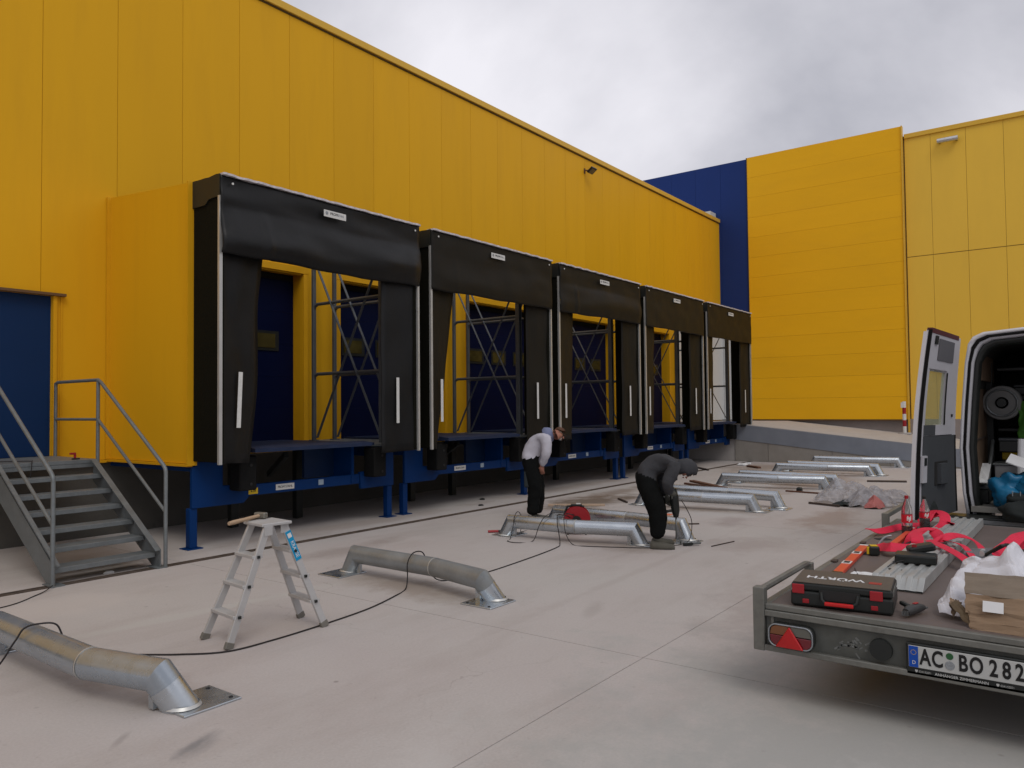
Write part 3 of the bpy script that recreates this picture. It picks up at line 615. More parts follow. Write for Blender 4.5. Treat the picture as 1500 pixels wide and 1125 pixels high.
B().obox(h1+hd*.01, (.05, .105, .045), Matrix.Rotation(math.atan2(hd.y, hd.x), 3, 'Z')).build('hammer_head', HAMM, hm, .008)

# ------------------------------------------------------------------ cables
def spline(P, n=10):
    P = [Vector(p) for p in P]; o = []
    for i in range(len(P)-1):
        a, b_, c, d_ = P[max(i-1, 0)], P[i], P[i+1], P[min(i+2, len(P)-1)]
        for j in range(n):
            t_ = j/n; o.append(.5*((2*b_)+(-a+c)*t_+(2*a-5*b_+4*c-d_)*t_*t_+(-a+3*b_-3*c+d_)*t_**3))
    return o+[P[-1]]
def cable(P, r_, label, m=CABM): 
    o = B().tube(spline(P), r_, 7).build('cable', m, None, smooth='all'); return tag(o, label, 'cable')
z0 = .007
cable([(1.75, 5.75, z0), (1.95, 5.62, .05), (2.07, 5.58, .22), (2.12, 5.56, .30), (2.20, 5.52, .318), (2.28, 5.48, .30), (2.32, 5.45, .20), (2.42, 5.42, .04), (2.69, 5.40, z0), (2.91, 5.11, z0), (3.15, 4.88, z0), (3.51, 4.84, z0), (4.0, 4.86, z0), (4.51, 4.92, z0), (4.95, 5.05, z0), (5.2, 5.16, z0), (5.27, 5.20, .10), (5.29, 5.22, .22), (5.34, 5.22, .295), (5.41, 5.22, .318), (5.48, 5.20, .30), (5.53, 5.18, .2), (5.62, 5.12, .02), (6.06, 4.99, z0), (6.99, 5.05, z0), (7.77, 5.16, z0), (8.03, 5.28, z0), (8.085, 5.33, .12), (8.10, 5.36, .22), (8.16, 5.40, .305), (8.24, 5.44, .328), (8.36, 5.48, .31), (8.55, 5.52, .27), (8.72, 5.55, .22)], .006, 'long dark extension cable snaking from the front guide past the ladder to the red reel')
cable([(8.74, 5.5, .26), (8.45, 5.5, .32), (8.25, 5.55, .335), (8.12, 5.58, .29), (8.06, 5.62, .18), (7.98, 5.66, z0), (7.78, 5.75, z0), (7.80, 5.92, z0), (7.96, 6.0, z0), (8.05, 6.02, .16), (8.10, 6.03, .28), (8.20, 6.05, .325), (8.31, 6.08, .25), (8.36, 6.12, .08), (8.5, 6.2, z0), (9.2, 6.4, z0), (9.40, 6.62, .2), (9.42, 6.66, .55)], .005, 'thin dark cable hanging from the tool of the man in the light hoodie')
cable([(8.72, 5.5, .25), (8.40, 5.36, .32), (8.24, 5.32, .335), (8.13, 5.28, .28), (8.08, 5.22, .12), (8.05, 5.1, z0), (8.05, 4.9, z0), (8.2, 4.55, z0), (8.35, 4.25, z0), (8.55, 4.1, z0), (8.85, 4.0, z0), (9.0, 3.98, .06), (9.1, 4.0, .25), (9.05, 4.05, .42), (8.98, 4.08, .52)], .005, 'dark cable running along the guide to the drill')
cable([(.2, 9.2, z0), (1.6, 8.0, z0), (2.6, 7.6, z0), (3.1, 7.85, z0), (3.3, 8.02, .03)], .005, 'dark cable on the ground left of the stairs')
cable([(3.0, 10.2, ZP+.01), (3.5, 10.0, ZP+.01), (3.75, 9.75, ZP+.012), (3.72, 9.6, ZP+.0), (3.7, 9.58, ZP-.2), (3.72, 9.58, ZP-.38)], .005, 'thin dark cable hanging over the edge of the stair platform')
# red cable reel
rl = thing('cable_reel', 'red plastic cable reel with black handle between the two nearest guides', 'cable reel', (8.82, 5.55, 0))
cx, cy = 8.82, 5.52
ax = Vector((.86, .5, 0)).normalized(); q = ax.to_track_quat('Z', 'Y').to_matrix()
def disc(rad, w, off, m, nm, n=28, hole=0):
    b = B(); b.lathe([(hole, -w/2), (rad, -w/2), (rad, w/2), (hole, w/2), (hole, -w/2)], (0, 0, 0), n); b.v = [q@v+Vector((cx, cy, .19))+ax*off for v in b.v]; return b.build(nm, m, rl, .004, smooth=True)
disc(.18, .03, -.085, REDP, 'side_disc'); disc(.18, .03, .085, REDP, 'side_disc'); disc(.095, .14, 0, BLK, 'cable_drum'); disc(.06, .012, -.106, BLK, 'hub')
pp = ax.cross(Vector((0, 0, 1)))
B().tube([Vector((cx, cy, 0))+pp*-.17+Vector((0, 0, .25)), Vector((cx, cy, 0))+pp*-.13+Vector((0, 0, .36)), Vector((cx, cy, 0))+pp*.0+Vector((0, 0, .385)), Vector((cx, cy, 0))+pp*.10+Vector((0, 0, .36))], .014, 8).build('handle_frame', BLK, rl, smooth=True)
B().beam(Vector((cx, cy, .38))-pp*.08, Vector((cx, cy, .38))+pp*.07, .04, .03).build('grip', BLK, rl, .006); B().beam(Vector((cx, cy, .40))-pp*.01, Vector((cx, cy, .40))+pp*.05, .035, .012).build('grip_label', WHT, rl)
for s in (-1, 1): B().beam(Vector((cx, cy, .005))+pp*s*.12-ax*.12, Vector((cx, cy, .005))+pp*s*.12+ax*.12, .02, .012).build('foot_bar', BLK, rl)

# ------------------------------------------------------------------ loose things on the ground
def bar(name, a, b_, w, h, m, label, cat, bev=.002): return tag(B().beam((a[0], a[1], a[2] if len(a) > 2 else h/2+.001), (b_[0], b_[1], b_[2] if len(b_) > 2 else h/2+.001), w, h).build(name, m, None, bev), label, cat)
bar('plank', (11.01, 7.47), (11.53, 6.65), .10, .03, WOODP, 'pale wooden plank on the damp patch behind the red reel', 'plank')
bar('iron_bar', (18.1, 3.86), (18.4, 3.13), .05, .04, IRON, 'dark iron bar lying right of the last guide pairs', 'bar')
bar('iron_bar', (13.63, 3.84), (13.44, 3.30), .04, .035, IRON, 'short dark bar sticking out left of the foil heap', 'bar')
bar('iron_bar', (15.3, 4.75), (15.2, 4.05), .03, .03, RUST, 'thin brown bar beside a black clamp in front of the middle guides', 'bar')
tag(B().obox((15.35, 4.5, .05), (.12, .10, .09)).build('clamp', BLK, None, .02), 'small black clamp on the ground in front of the middle guides', 'clamp')
bar('iron_bar', (16.2, 7.1), (15.1, 5.9), .12, .04, RUST, 'wide rusty brown strip beside the middle guide pair', 'bar')
bar('iron_bar', (15.6, 7.0), (14.7, 5.4), .05, .04, RUST, 'long thin rusty strip left of the middle guide pair', 'bar')
bar('wood_strip', (15.0, 7.4), (14.2, 5.9), .06, .05, WOODP, 'pale wood strip lying among the rusty strips', 'wood')
bar('iron_bar', (19.9, 8.6), (19.2, 7.95), .05, .04, IRON, 'dark iron rod lying below the fourth dock', 'bar')
bar('wood_block', (20.9, 7.5), (20.5, 7.05), .10, .05, RUST, 'small brown board near the foot of the ramp wall', 'board')
bar('iron_bar', (12.46, 6.9), (12.05, 6.5), .03, .03, IRON, 'thin dark pin on the damp patch left of the bending man', 'bar')
bar('drill_bit', (10.25, 4.72), (10.45, 4.48), .02, .018, IRON, 'black drill bit lying right of the drilled guide', 'drill bit', 0)
bar('drill_bit', (8.87, 3.65), (9.35, 3.55), .01, .012, IRON, 'thin drill bit lying beside the foot plate of the drilled guide', 'drill bit', 0)
mk = thing('marker_pen', 'short red and black marker lying left of the nearest man', 'marker', (8.26, 6.52, 0))
B().tube([(8.20, 6.56, .018), (8.30, 6.46, .018)], .017, 8).build('pen_body', REDP, mk, smooth=True); B().tube([(8.30, 6.46, .018), (8.345, 6.415, .018)], .017, 8).build('pen_cap', BLK, mk, smooth=True)
tl = thing('pliers', 'small dark tool lying in front of the man with the drill', 'tool', (8.77, 3.89, 0))
B().beam((8.74, 3.96, .02), (8.80, 3.86, .03), .05, .035).beam((8.70, 3.97, .02), (8.74, 3.99, .05), .015, .02).build('tool_body', BLK, tl, .006); B().beam((8.80, 3.86, .03), (8.90, 3.80, .03), .03, .025).build('tool_tip', LEDG, tl, .005)
random.seed(4)
for (x, y, s, lab, m) in ((10.4, 8.46, .05, 'small dark chip of debris on the concrete below the second dock', BLK), (11.1, 9.0, .06, 'dark rubble bit in the shade below the second dock', BLK), (21.3, 7.8, .14, 'pale crumpled rag near the ramp wall', PAP), (21.9, 7.85, .10, 'second small pale scrap nearer the ramp wall', PAP), (17.7, 6.8, .08, 'white paper scrap among the far guides', PAP), (3.96, 8.3, .05, 'tiny white stone below the stairs', WHT)):
    b = B()
    b.lathe([(0, 0), (s*.9, 0), (s, s*.2), (s*.6, s*.45), (0, s*.5)], (x, y, .002), 9); b.v = [v+Vector((nn(v.x*9, v.y*9)*s*.8, nn(v.y*9, v.x*9, 3)*s*.8, 0)) for v in b.v]
    tag(b.build('debris', m), lab, 'debris')
orr = tag(B().box(10.85, 11.0, 5.12, 5.26, .034, .036).build('orange_scrap', mat('orange scrap', (.6, .16, .08), .6)), 'small orange scrap lying on the pale board', 'scrap')
bar('wood_strip', (11.2, 5.6), (10.6, 4.9), .12, .03, WOODP, 'pale board lying between the first two pairs of guides', 'board')

# plastic foil heap
fo = thing('plastic_foil', 'crumpled heap of clear plastic foil with red tape on the ground', 'plastic foil', (14.3, 3.0, 0))
FM = mat('clear foil', (.40, .39, .41), .25, var=.25, scale=9, bump=.7, bscale=9, alpha=.55)
def heap(cx, cy, rx, ry, h, seed, m, nm, n=34):
    def f(u, v):
        a = u*2*math.pi; r_ = v; x = math.cos(a)*r_; y = math.sin(a)*r_
        ed = 1+.25*nn(math.cos(a)*2+seed, math.sin(a)*2)+.12*nn(math.cos(a)*7+seed, math.sin(a)*7)
        px_, py_ = cx+x*rx*ed, cy+y*ry*ed
        z = h*(1-r_**1.8)*(.75+.5*nn(px_*3, py_*3, seed))+.12*abs(nn(px_*4.5, py_*4.5, seed))*(1-.5*r_)+.03*abs(nn(px_*12, py_*12, seed))
        return (px_+.05*nn(px_*8, py_*8, 7), py_+.05*nn(px_*8, py_*8, 9), max(.002, z+.004))
    return B().grid(f, n*2, n//2).build(nm, m, fo)
heap(14.3, 3.40, .55, .50, .40, 1.3, FM, 'foil_sheet'); heap(14.8, 2.85, .45, .40, .34, 5.1, FM, 'foil_sheet'); heap(13.9, 2.95, .42, .42, .30, 8.4, FM, 'foil_sheet')
heap(13.60, 2.80, .16, .15, .20, 2.2, PINK, 'red_tape', 16); heap(13.75, 3.25, .28, .25, .08, 3.2, CLOB, 'dark_scrap', 14)

# ------------------------------------------------------------------ people
def skinned(name, V, E, root, parent, regions, lv=3):
    me = bpy.data.meshes.new(name); me.from_pydata([v[0] for v in V], E, []); o = bpy.data.objects.new(name, me); COL.objects.link(o)
    sm = o.modifiers.new('skin', 'SKIN'); sm.use_smooth_shade = True; sm.branch_smoothing = .6
    for i, v in enumerate(V):
        s = me.skin_vertices[0].data[i]; r_ = v[1]; q_ = 1.16 if isinstance(r_, tuple) else 1.32; s.radius = (r_[0]*q_, r_[1]*q_) if isinstance(r_, tuple) else (r_*q_, r_*q_); s.use_root = (i == root)
    ss = o.modifiers.new('sub', 'SUBSURF'); ss.levels = lv; ss.render_levels = lv
    dg = bpy.context.evaluated_depsgraph_get(); dg.update(); m2 = bpy.data.meshes.new_from_object(o.evaluated_get(dg)); bpy.data.objects.remove(o)
    for p in m2.polygons: p.use_smooth = True
    o = bpy.data.objects.new(name, m2); COL.objects.link(o); o.parent = parent; return o
def person(base, ang, label, top, J, hoodm):
    """J: joints in local coords: u forward, v left, z up"""
    base = Vector(base); t = thing('person', label, 'person', base)
    cu, su = math.cos(ang), math.sin(ang)
    Lc = lambda p: Vector((p[0]*cu-p[1]*su, p[0]*su+p[1]*cu, p[2]))
    names = list(J['pts'].keys()); V = []
    for n_ in names: p, r_ = J['pts'][n_]; V.append((Lc(p), r_))
    E_ = [(names.index(a), names.index(b_)) for a, b_ in J['edges']]
    o = skinned('body', V, E_, names.index('pelvis'), t, None)
    # cloth wrinkles
    me = o.data
    for v in me.vertices:
        w = v.co; k_ = .010*noise.noise(Vector((w.x*9, w.y*9, w.z*13)))+.006*noise.noise(Vector((w.x*24, w.y*24, w.z*34)))
        hd = (w-Lc(J['pts']['head'][0])).length
        if hd > .16: v.co = w+v.normal*k_
    me.materials.clear()
    for m in (PANT, top, SKIN): me.materials.append(m)
    idx = {n_: i for i, n_ in enumerate(names)}; reg = J['reg']
    rad = lambda i: (sum(V[i][1])/2 if isinstance(V[i][1], tuple) else V[i][1])
    segs = [(V[a][0], V[b_][0], reg.get((names[a], names[b_]), 0), rad(a), rad(b_), (names[a], names[b_])) for a, b_ in E_]
    hp, hn = Lc(J['hem'][0]), Lc(J['hem'][1]).normalized(); body_ = {('pelvis', 'waist'), ('waist', 'back'), ('pelvis', 'hip_l'), ('pelvis', 'hip_r'), ('hip_l', 'knee_l'), ('hip_r', 'knee_r')}
    for p in me.polygons:
        c = p.center; best = (9, 0, None)
        for a, b_, rg, ra_, rb2, nm_ in segs:
            ab = b_-a; s = max(0, min(1, (c-a).dot(ab)/ab.length_squared)); d_ = (c-a-ab*s).length-(ra_+(rb2-ra_)*s)
            if d_ < best[0]: best = (d_, rg, nm_)
        p.material_index = (1 if (c-hp).dot(hn) > .012*noise.noise(c*9) else 0) if best[2] in body_ else best[1]
    # hair / hood
    H = Lc(J['pts']['head'][0]).lerp(Lc(J['pts']['crown'][0]), .4); f = Lc(J['face']).normalized(); upv = Lc(J['crown']).normalized(); sd = f.cross(upv).normalized(); upv = sd.cross(f)
    W_ = t.location
    def patch(nm, m, rad, cond, dz=0, off=Vector((0, 0, 0))):
        b = B(); n1_, n2_ = 24, 16; vs = []; keep = []
        for i in range(n2_+1):
            th = math.pi*i/n2_
            for j in range(n1_):
                ph = 2*math.pi*j/n1_; l = Vector((math.sin(th)*math.cos(ph), math.sin(th)*math.sin(ph), math.cos(th)))
                p = W_+H+off+f*l.x*rad[0]+sd*l.y*rad[1]+upv*l.z*rad[2]; p += (p-(W_+H)).normalized()*.006*nn(p.x*60, p.y*60, p.z*60); vs.append(p); keep.append(cond(l))
        fs = []
        for i in range(n2_):
            for j in range(n1_):
                q_ = (i*n1_+j, i*n1_+(j+1) % n1_, (i+1)*n1_+(j+1) % n1_, (i+1)*n1_+j)
                if all(keep[w] for w in q_): fs.append(q_)
        b.add(vs, fs); ob = b.build(nm, m, t, smooth='all'); s = ob.modifiers.new('s', 'SOLIDIFY'); s.thickness = .006; s.offset = 1; return ob
    if J['hood_up']:
        patch('hood', top, (.135, .125, .145), lambda l: l.x < .55+.3*l.z)
        patch('hair', HAIR, (.116, .096, .122), lambda l: l.z > .35 and l.x < .7)
    else:
        patch('hair', HAIR, (.090, .080, .096), lambda l: l.z > (.22+.75*max(0, l.x)) or (l.x < -.30 and l.z > -.45))
        nk = V[idx['neck']][0]; ch = V[idx['chest']][0]; dr_ = (nk-ch).normalized(); qq = dr_.to_track_quat('Z', 'Y').to_matrix(); b = B()
        pr = [(.05, .03), (.072, .035), (.092, .015), (.108, -.02), (.118, -.07), (.09, -.11)]
        b.lathe(pr, (0, 0, 0), 18); b.v = [W_+nk+dr_*-.01+qq@Vector((v.x, v.y*1.1, v.z))+Vector((0, 0, .012*nn(v.x*20, v.y*20))) for v in b.v]; b.build('hood', hoodm, t, smooth='all')
    for s in (-1, 1):
        e = W_+H+sd*s*.083-f*.005; B().obox(e, (.045, .014, .06), Matrix((f, sd, upv)).transposed()).build('ear', SKIN, t, .006, seg=2)
        B().obox(W_+H+f*.080+sd*s*.033+upv*.012, (.016, .026, .010), Matrix((f, sd, upv)).transposed()).build('eye', INK, t, .003)
        B().obox(W_+H+f*.083+sd*s*.033+upv*.034, (.014, .038, .008), Matrix((f, sd, upv)).transposed()).build('eyebrow', HAIR, t, .003)
    B().add([W_+H+f*.080+upv*.02, W_+H+f*.080+sd*.018-upv*.022, W_+H+f*.080-sd*.018-upv*.022, W_+H+f*.112-upv*.018, W_+H+f*.080-upv*.03], [(0, 1, 3), (0, 3, 2), (1, 4, 3), (4, 2, 3), (0, 2, 4, 1)]).build('nose', SKIN, t, .003, smooth='all')
    B().obox(W_+H+f*.081-upv*.05, (.014, .045, .010), Matrix((f, sd, upv)).transposed()).build('mouth', mat('lips', (.25, .08, .06), .6), t, .003)
    # shoes
    for s, fd in (('l', J['feet'][0]), ('r', J['feet'][1])):
        an = V[idx['ankle_'+s]][0]; d_ = Lc((math.cos(R(fd)), math.sin(R(fd)), 0)); sdv = Vector((-d_.y, d_.x, 0)); b = B()
        def sh(u, v):
            a = v*2*math.pi; ln = -.09+u*.29; wd = (.042+.012*math.sin(min(1, u*1.15)*math.pi))*(.35 if u in (0., 1.) else 1); hh = (.105-.06*u**.8)*(.4 if u == 1. else .55 if u == 0. else 1)
            z = .012+max(0, math.sin(a))*hh if math.sin(a) > 0 else .012+math.sin(a)*.012
            return Vector((W_.x+an.x, W_.y+an.y, 0))+d_*ln+sdv*(wd*math.cos(a))+Vector((0, 0, z))
        b.grid(sh, 12, 14).build('shoe', SHOE, t, smooth='all')
    # hands: palm, four fingers, thumb curled round what they hold
    for (w, dirn, nrm, m) in J['hands']:
        w = W_+Lc(w); d_ = Lc(dirn).normalized(); nr = Lc(nrm).normalized(); s_ = d_.cross(nr).normalized(); nr = s_.cross(d_)
        b = B(); b.tube([w-d_*.02, w+d_*.03, w+d_*.085], [.026, .036, .034], 10)
        for q_, ln in ((-.028, .068), (-.009, .08), (.010, .075), (.028, .06)):
            p0 = w+d_*.08+s_*q_; p1 = p0+d_*ln*.45+nr*.008; p2 = p1+(d_*.4+nr*.9).normalized()*ln*.4; p3 = p2+(nr*.9-d_*.4).normalized()*ln*.3; b.tube([p0-d_*.01, p0, p1, p2, p3], [.009, .010, .0095, .009, .007], 7)
        p0 = w+d_*.025-s_*.03; p1 = p0+(d_*.5-s_*.5+nr*.4).normalized()*.04; p2 = p1+(d_*.6+nr*.7).normalized()*.035; b.tube([p0, p1, p2], [.013, .011, .008], 7)
        b.build('hand', m, t, smooth='all')
    return t, lambda p: W_+Lc(p)
GLV = mat('grey work glove', (.10, .10, .085), .85, var=.2)
ANG = math.atan2(-.801, .598)
def body_pts(d): return d
JA = dict(pts={
 'pelvis': ((-.07, 0, .93), (.125, .15)), 'waist': ((-.075, 0, 1.05), (.12, .145)), 'back': ((.01, 0, 1.17), (.14, .155)), 'chest': ((.13, 0, 1.265), (.135, .16)), 'neck': ((.25, 0, 1.295), (.058, .058)), 'head': ((.355, -.02, 1.285), (.092, .078)), 'crown': ((.395, -.025, 1.335), (.072, .065)),
 'hip_l': ((-.04, .10, .84), .108), 'knee_l': ((.055, .11, .50), .084), 'shin_l': ((.045, .11, .30), .078), 'ankle_l': ((.03, .12, .10), .066),
 'hip_r': ((-.06, -.10, .84), .108), 'knee_r': ((.0, -.11, .50), .084), 'shin_r': ((-.03, -.11, .30), .078), 'ankle_r': ((-.045, -.12, .10), .066),
 'sh_l': ((.17, .19, 1.235), .072), 'el_l': ((.13, .25, 1.0), .056), 'wr_l': ((.06, .16, .84), .036),
 'sh_r': ((.18, -.19, 1.235), .072), 'el_r': ((.16, -.25, 1.0), .056), 'wr_r': ((.10, -.16, .84), .036)},
 edges=[('pelvis', 'waist'), ('waist', 'back'), ('back', 'chest'), ('chest', 'neck'), ('neck', 'head'), ('head', 'crown'), ('pelvis', 'hip_l'), ('hip_l', 'knee_l'), ('knee_l', 'shin_l'), ('shin_l', 'ankle_l'), ('pelvis', 'hip_r'), ('hip_r', 'knee_r'), ('knee_r', 'shin_r'), ('shin_r', 'ankle_r'),
        ('chest', 'sh_l'), ('sh_l', 'el_l'), ('el_l', 'wr_l'), ('chest', 'sh_r'), ('sh_r', 'el_r'), ('el_r', 'wr_r')],
 reg={('pelvis', 'waist'): 1, ('waist', 'back'): 1, ('back', 'chest'): 1, ('chest', 'neck'): 1, ('neck', 'head'): 2, ('head', 'crown'): 2, ('chest', 'sh_l'): 1, ('sh_l', 'el_l'): 1, ('el_l', 'wr_l'): 1, ('chest', 'sh_r'): 1, ('sh_r', 'el_r'): 1, ('el_r', 'wr_r'): 1},
 hem=((-.06, 0, .955), (-.12, 0, 1)), face=(.80, -.45, -.62), crown=(.55, 0, .83), hood_up=False, feet=(12, -8), hands=[((.06, .15, .83), (.0, -.25, -1), (.2, -1, 0), SKIN), ((.10, -.15, .83), (0, .25, -1), (.2, 1, 0), SKIN)])
pa, la = person((9.41, 6.62, 0), ANG, 'man in light grey hoodie and black work trousers bending forward, hands low', HOODG, JA, HOODB)
B().obox(la((-.105, -.12, .64)), (.12, .08, .24), Matrix.Rotation(ANG, 3, 'Z')).build('cargo_pocket', mat('dark pocket', (.02, .026, .028), .8, bump=.4), pa, .02, seg=2)
JB = dict(pts={
 'pelvis': ((-.17, 0, .84), (.13, .155)), 'waist': ((-.14, 0, .94), (.13, .15)), 'back': ((-.02, 0, 1.03), (.14, .165)), 'chest': ((.15, 0, 1.045), (.135, .165)), 'neck': ((.265, 0, 1.01), (.065, .065)), 'head': ((.315, 0, .92), (.085, .078)), 'crown': ((.36, 0, .935), (.072, .065)),
 'hip_l': ((-.13, .10, .77), .112), 'knee_l': ((.02, .12, .48), .088), 'shin_l': ((.03, .12, .27), .078), 'ankle_l': ((.02, .13, .10), .064),
 'hip_r': ((-.16, -.10, .77), .112), 'knee_r': ((-.04, -.12, .48), .088), 'shin_r': ((-.04, -.12, .27), .078), 'ankle_r': ((-.04, -.13, .10), .064),
 'sh_l': ((.16, .19, .99), .075), 'el_l': ((.07, .22, .76), .058), 'wr_l': ((.12, .10, .60), .040),
 'sh_r': ((.16, -.19, .99), .075), 'el_r': ((.06, -.23, .77), .058), 'wr_r': ((.12, -.12, .67), .040)},
 edges=JA['edges'], reg=JA['reg'], hem=((-.17, 0, .87), (.40, 0, 1)), face=(.25, -.10, -1), crown=(.98, 0, .15), hood_up=True, feet=(10, -12),
 hands=[((.12, .09, .59), (.1, -.55, -.8), (.5, -1, 0), GLV), ((.125, -.11, .665), (.55, .5, -.25), (.3, 1, -.5), GLV)])
pb, lb = person((8.52, 4.17, 0), ANG, 'man in charcoal hoodie and black trousers bent double, drilling into a foot plate', HOODD, JB, HOODD)

dl = thing('power_drill', 'black hammer drill held downwards by the bent man', 'power drill', lb((.19, 0, .3)))
B().tube([lb((.17, -.03, .70)), lb((.185, -.03, .60)), lb((.20, -.03, .44)), lb((.205, -.03, .36))], [.045, .055, .05, .03], 12).build('drill_body', BLK, dl, smooth='all')
B().tube([lb((.205, -.03, .37)), lb((.205, -.03, .10))], .011, 8).build('drill_bit', LEDG, dl, smooth='all')
B().tube([lb((.20, -.03, .44)), lb((.12, -.05, .44)), lb((.07, -.06, .43))], [.018, .016, .02], 8).build('side_handle', BLK, dl, smooth='all')
B().obox(lb((.155, -.03, .66)), (.05, .04, .12), Matrix.Rotation(ANG, 3, 'Z')).build('rear_grip', BLK, dl, .01)

# ------------------------------------------------------------------ trailer
XR0, YL0, YR0, ZD = 4.44, 1.55, -.78, .55
tr = thing('flatbed_trailer', 'galvanised flatbed car trailer with a dark plywood deck, tools lying on it', 'trailer', (6.6, .4, 0))
bx('deck_board', PLY, tr, XR0+.05, 8.46, YR0+.05, YL0-.05, ZD-.03, ZD-.002)
b = B(); b.box(XR0-.0, XR0+.05, YR0, YL0-.035, ZD-.065, ZD-.03).box(XR0+.012, XR0+.05, YR0, YL0-.035, ZD-.028, ZD+.004); b.build('rear_ledge', GALT, tr, .004)
B().prism([(XR0+.02, YL0-.04, .325), (XR0+.02, YR0, .325), (XR0+.02, YR0, ZD-.066), (XR0+.02, YL0-.04, ZD-.066)], (.012, 0, 0)).build('rear_panel', mat('grimy rear panel', (.085, .088, .08), .6, .35, var=.25, scale=10, dirt=.4, dirtcol=(.06, .06, .05), dscale=7), tr)
bx('bottom_rail', GALT, tr, XR0-.012, XR0+.05, YR0, YL0-.035, .292, .324, .004)
bx('side_beam', GALT, tr, XR0+.05, 8.5, YL0-.05, YL0, .40, ZD, .006); bx('side_beam', GALT, tr, XR0+.05, 8.5, YR0, YR0+.05, .40, ZD, .006)
bx('front_beam', GALT, tr, 8.46, 8.51, YR0, YL0, .40, ZD-.003, .006)
bx('chassis_beam', GALT, tr, XR0+.06, 9.6, -.2, -.12, .30, .42); bx('chassis_beam', GALT, tr, XR0+.06, 9.6, .9, .98, .30, .42)
bx('corner_post', GALT, tr, XR0-.005, XR0+.06, YL0-.035, YL0+.03, .285, .645, .004)
bx('corner_post', GALT, tr, XR0-.005, XR0+.06, YR0-.03, YR0+.035, .285, .645, .004)
bx('inner_upright', GALT, tr, XR0+.01, XR0+.03, YL0-.085, YL0-.07, .325, .50)
B().tube([(XR0+.06, YL0, .62), (5.38, YL0, .62), (5.44, YL0, .61), (5.46, YL0, .58)], .021, 8).build('side_rail', GALT, tr, smooth=True)
bx('rail_post', GALT, tr, 5.42, 5.48, YL0-.03, YL0+.02, .40, .62, .004)
bx('corner_post', GALT, tr, 8.02, 8.09, YL0-.02, YL0+.04, .40, .655, .004)
B().beam((8.09, YL0+.01, .63), (8.98, YL0+.01, .63), .045, .045).build('side_rail', GALT, tr, .004)
for x in (5.0, 5.9, 6.8, 7.7): 
    B().box(x, x+.07, YL0-.07, YL0-.03, ZD-.001, ZD+.014).build('lashing_ring', IRON, tr, .004)
bx('drawbar', GALT, tr, 9.0, 9.75, .02, .14, .34, .44)
for y in (YR0+.02, YL0-.24):
    for x in (6.4, 7.15):
        w = B().lathe([(0, -.09), (.2, -.09), (.27, -.07), (.28, 0), (.27, .07), (.2, .09), (0, .09)], (x, y+.1, .28), 28, 'y').build('wheel', TRI, tr, smooth=True)
        B().lathe([(0, -.096), (.15, -.096), (.16, -.088), (0, -.088)], (x, y+.1, .28), 20, 'y').build('rim', GALT, w)
# tail lamp
tlm = B()
def rrect(y0, y1, z0, z1, r_, x, n=6):
    P = []
    for cy_, cz_, a0 in ((y1-r_, z1-r_, 0), (y0+r_, z1-r_, 90), (y0+r_, z0+r_, 180), (y1-r_, z0+r_, 270)):
        for i in range(n+1): a = R(a0+90*i/n); P.append((x, cy_+r_*math.cos(a), cz_+r_*math.sin(a)))
    return P
lampo = B().prism(rrect(1.235, 1.485, .332, .462, .045, XR0-.025), (.045, 0, 0)).build('tail_lamp', BLK, tr, .004)
def seg(y0, y1, z0, z1, x, m, nm): return B().box(x, x+.012, y0, y1, z0, z1).build(nm, m, lampo, .006, seg=2)
B().prism([(XR0-.036, 1.475, .40), (XR0-.036, 1.37, .40), (XR0-.036, 1.37, .453), (XR0-.036, 1.44, .453), (XR0-.036, 1.465, .44)], (.012, 0, 0)).build('amber_lens', AMB, lampo, .003)
B().prism([(XR0-.036, 1.475, .397), (XR0-.036, 1.365, .397), (XR0-.036, 1.365, .34), (XR0-.036, 1.445, .34), (XR0-.036, 1.47, .36)], (.012, 0, 0)).build('red_lens', REDL, lampo, .003)
B().prism([(XR0-.036, 1.362, .402), (XR0-.036, 1.245, .402), (XR0-.036, 1.25, .435), (XR0-.036, 1.275, .453), (XR0-.036, 1.362, .453)], (.012, 0, 0)).build('clear_lens', CLR, lampo, .003)
B().prism([(XR0-.036, 1.362, .397), (XR0-.036, 1.245, .397), (XR0-.036, 1.245, .36), (XR0-.036, 1.27, .34), (XR0-.036, 1.362, .34)], (.012, 0, 0)).build('red_lens', REDL, lampo, .003)
B().prism([(XR0-.052, 1.44, .335), (XR0-.052, 1.285, .335), (XR0-.052, 1.362, .455)], (.014, 0, 0)).build('triangle_reflector', REDT, lampo, .004)
B().tube([Vector(p)+Vector((-.014, 0, 0)) for p in rrect(1.24, 1.48, .336, .458, .042, XR0-.022)], .004, 6, closed=True).build('lamp_rim', SILV, lampo)
CH = B()
for i in range(26):
    y = 1.05+random.gauss(0, .045); z = .385+random.gauss(0, .022); CH.obox((XR0+.0185, y, z), (.001, random.uniform(.006, .035), random.uniform(.003, .012)), Matrix.Rotation(random.uniform(-1, 1), 3, 'X'))
o = CH.build('chalk_smear', CHALK, tr); o['kind'] = 'stuff'
B().lathe([(0, -.02), (.055, -.02), (.058, 0), (.0, .0)], (XR0+.012, .90, .40), 20, 'x').build('round_reflector', BLK, tr, smooth=True)
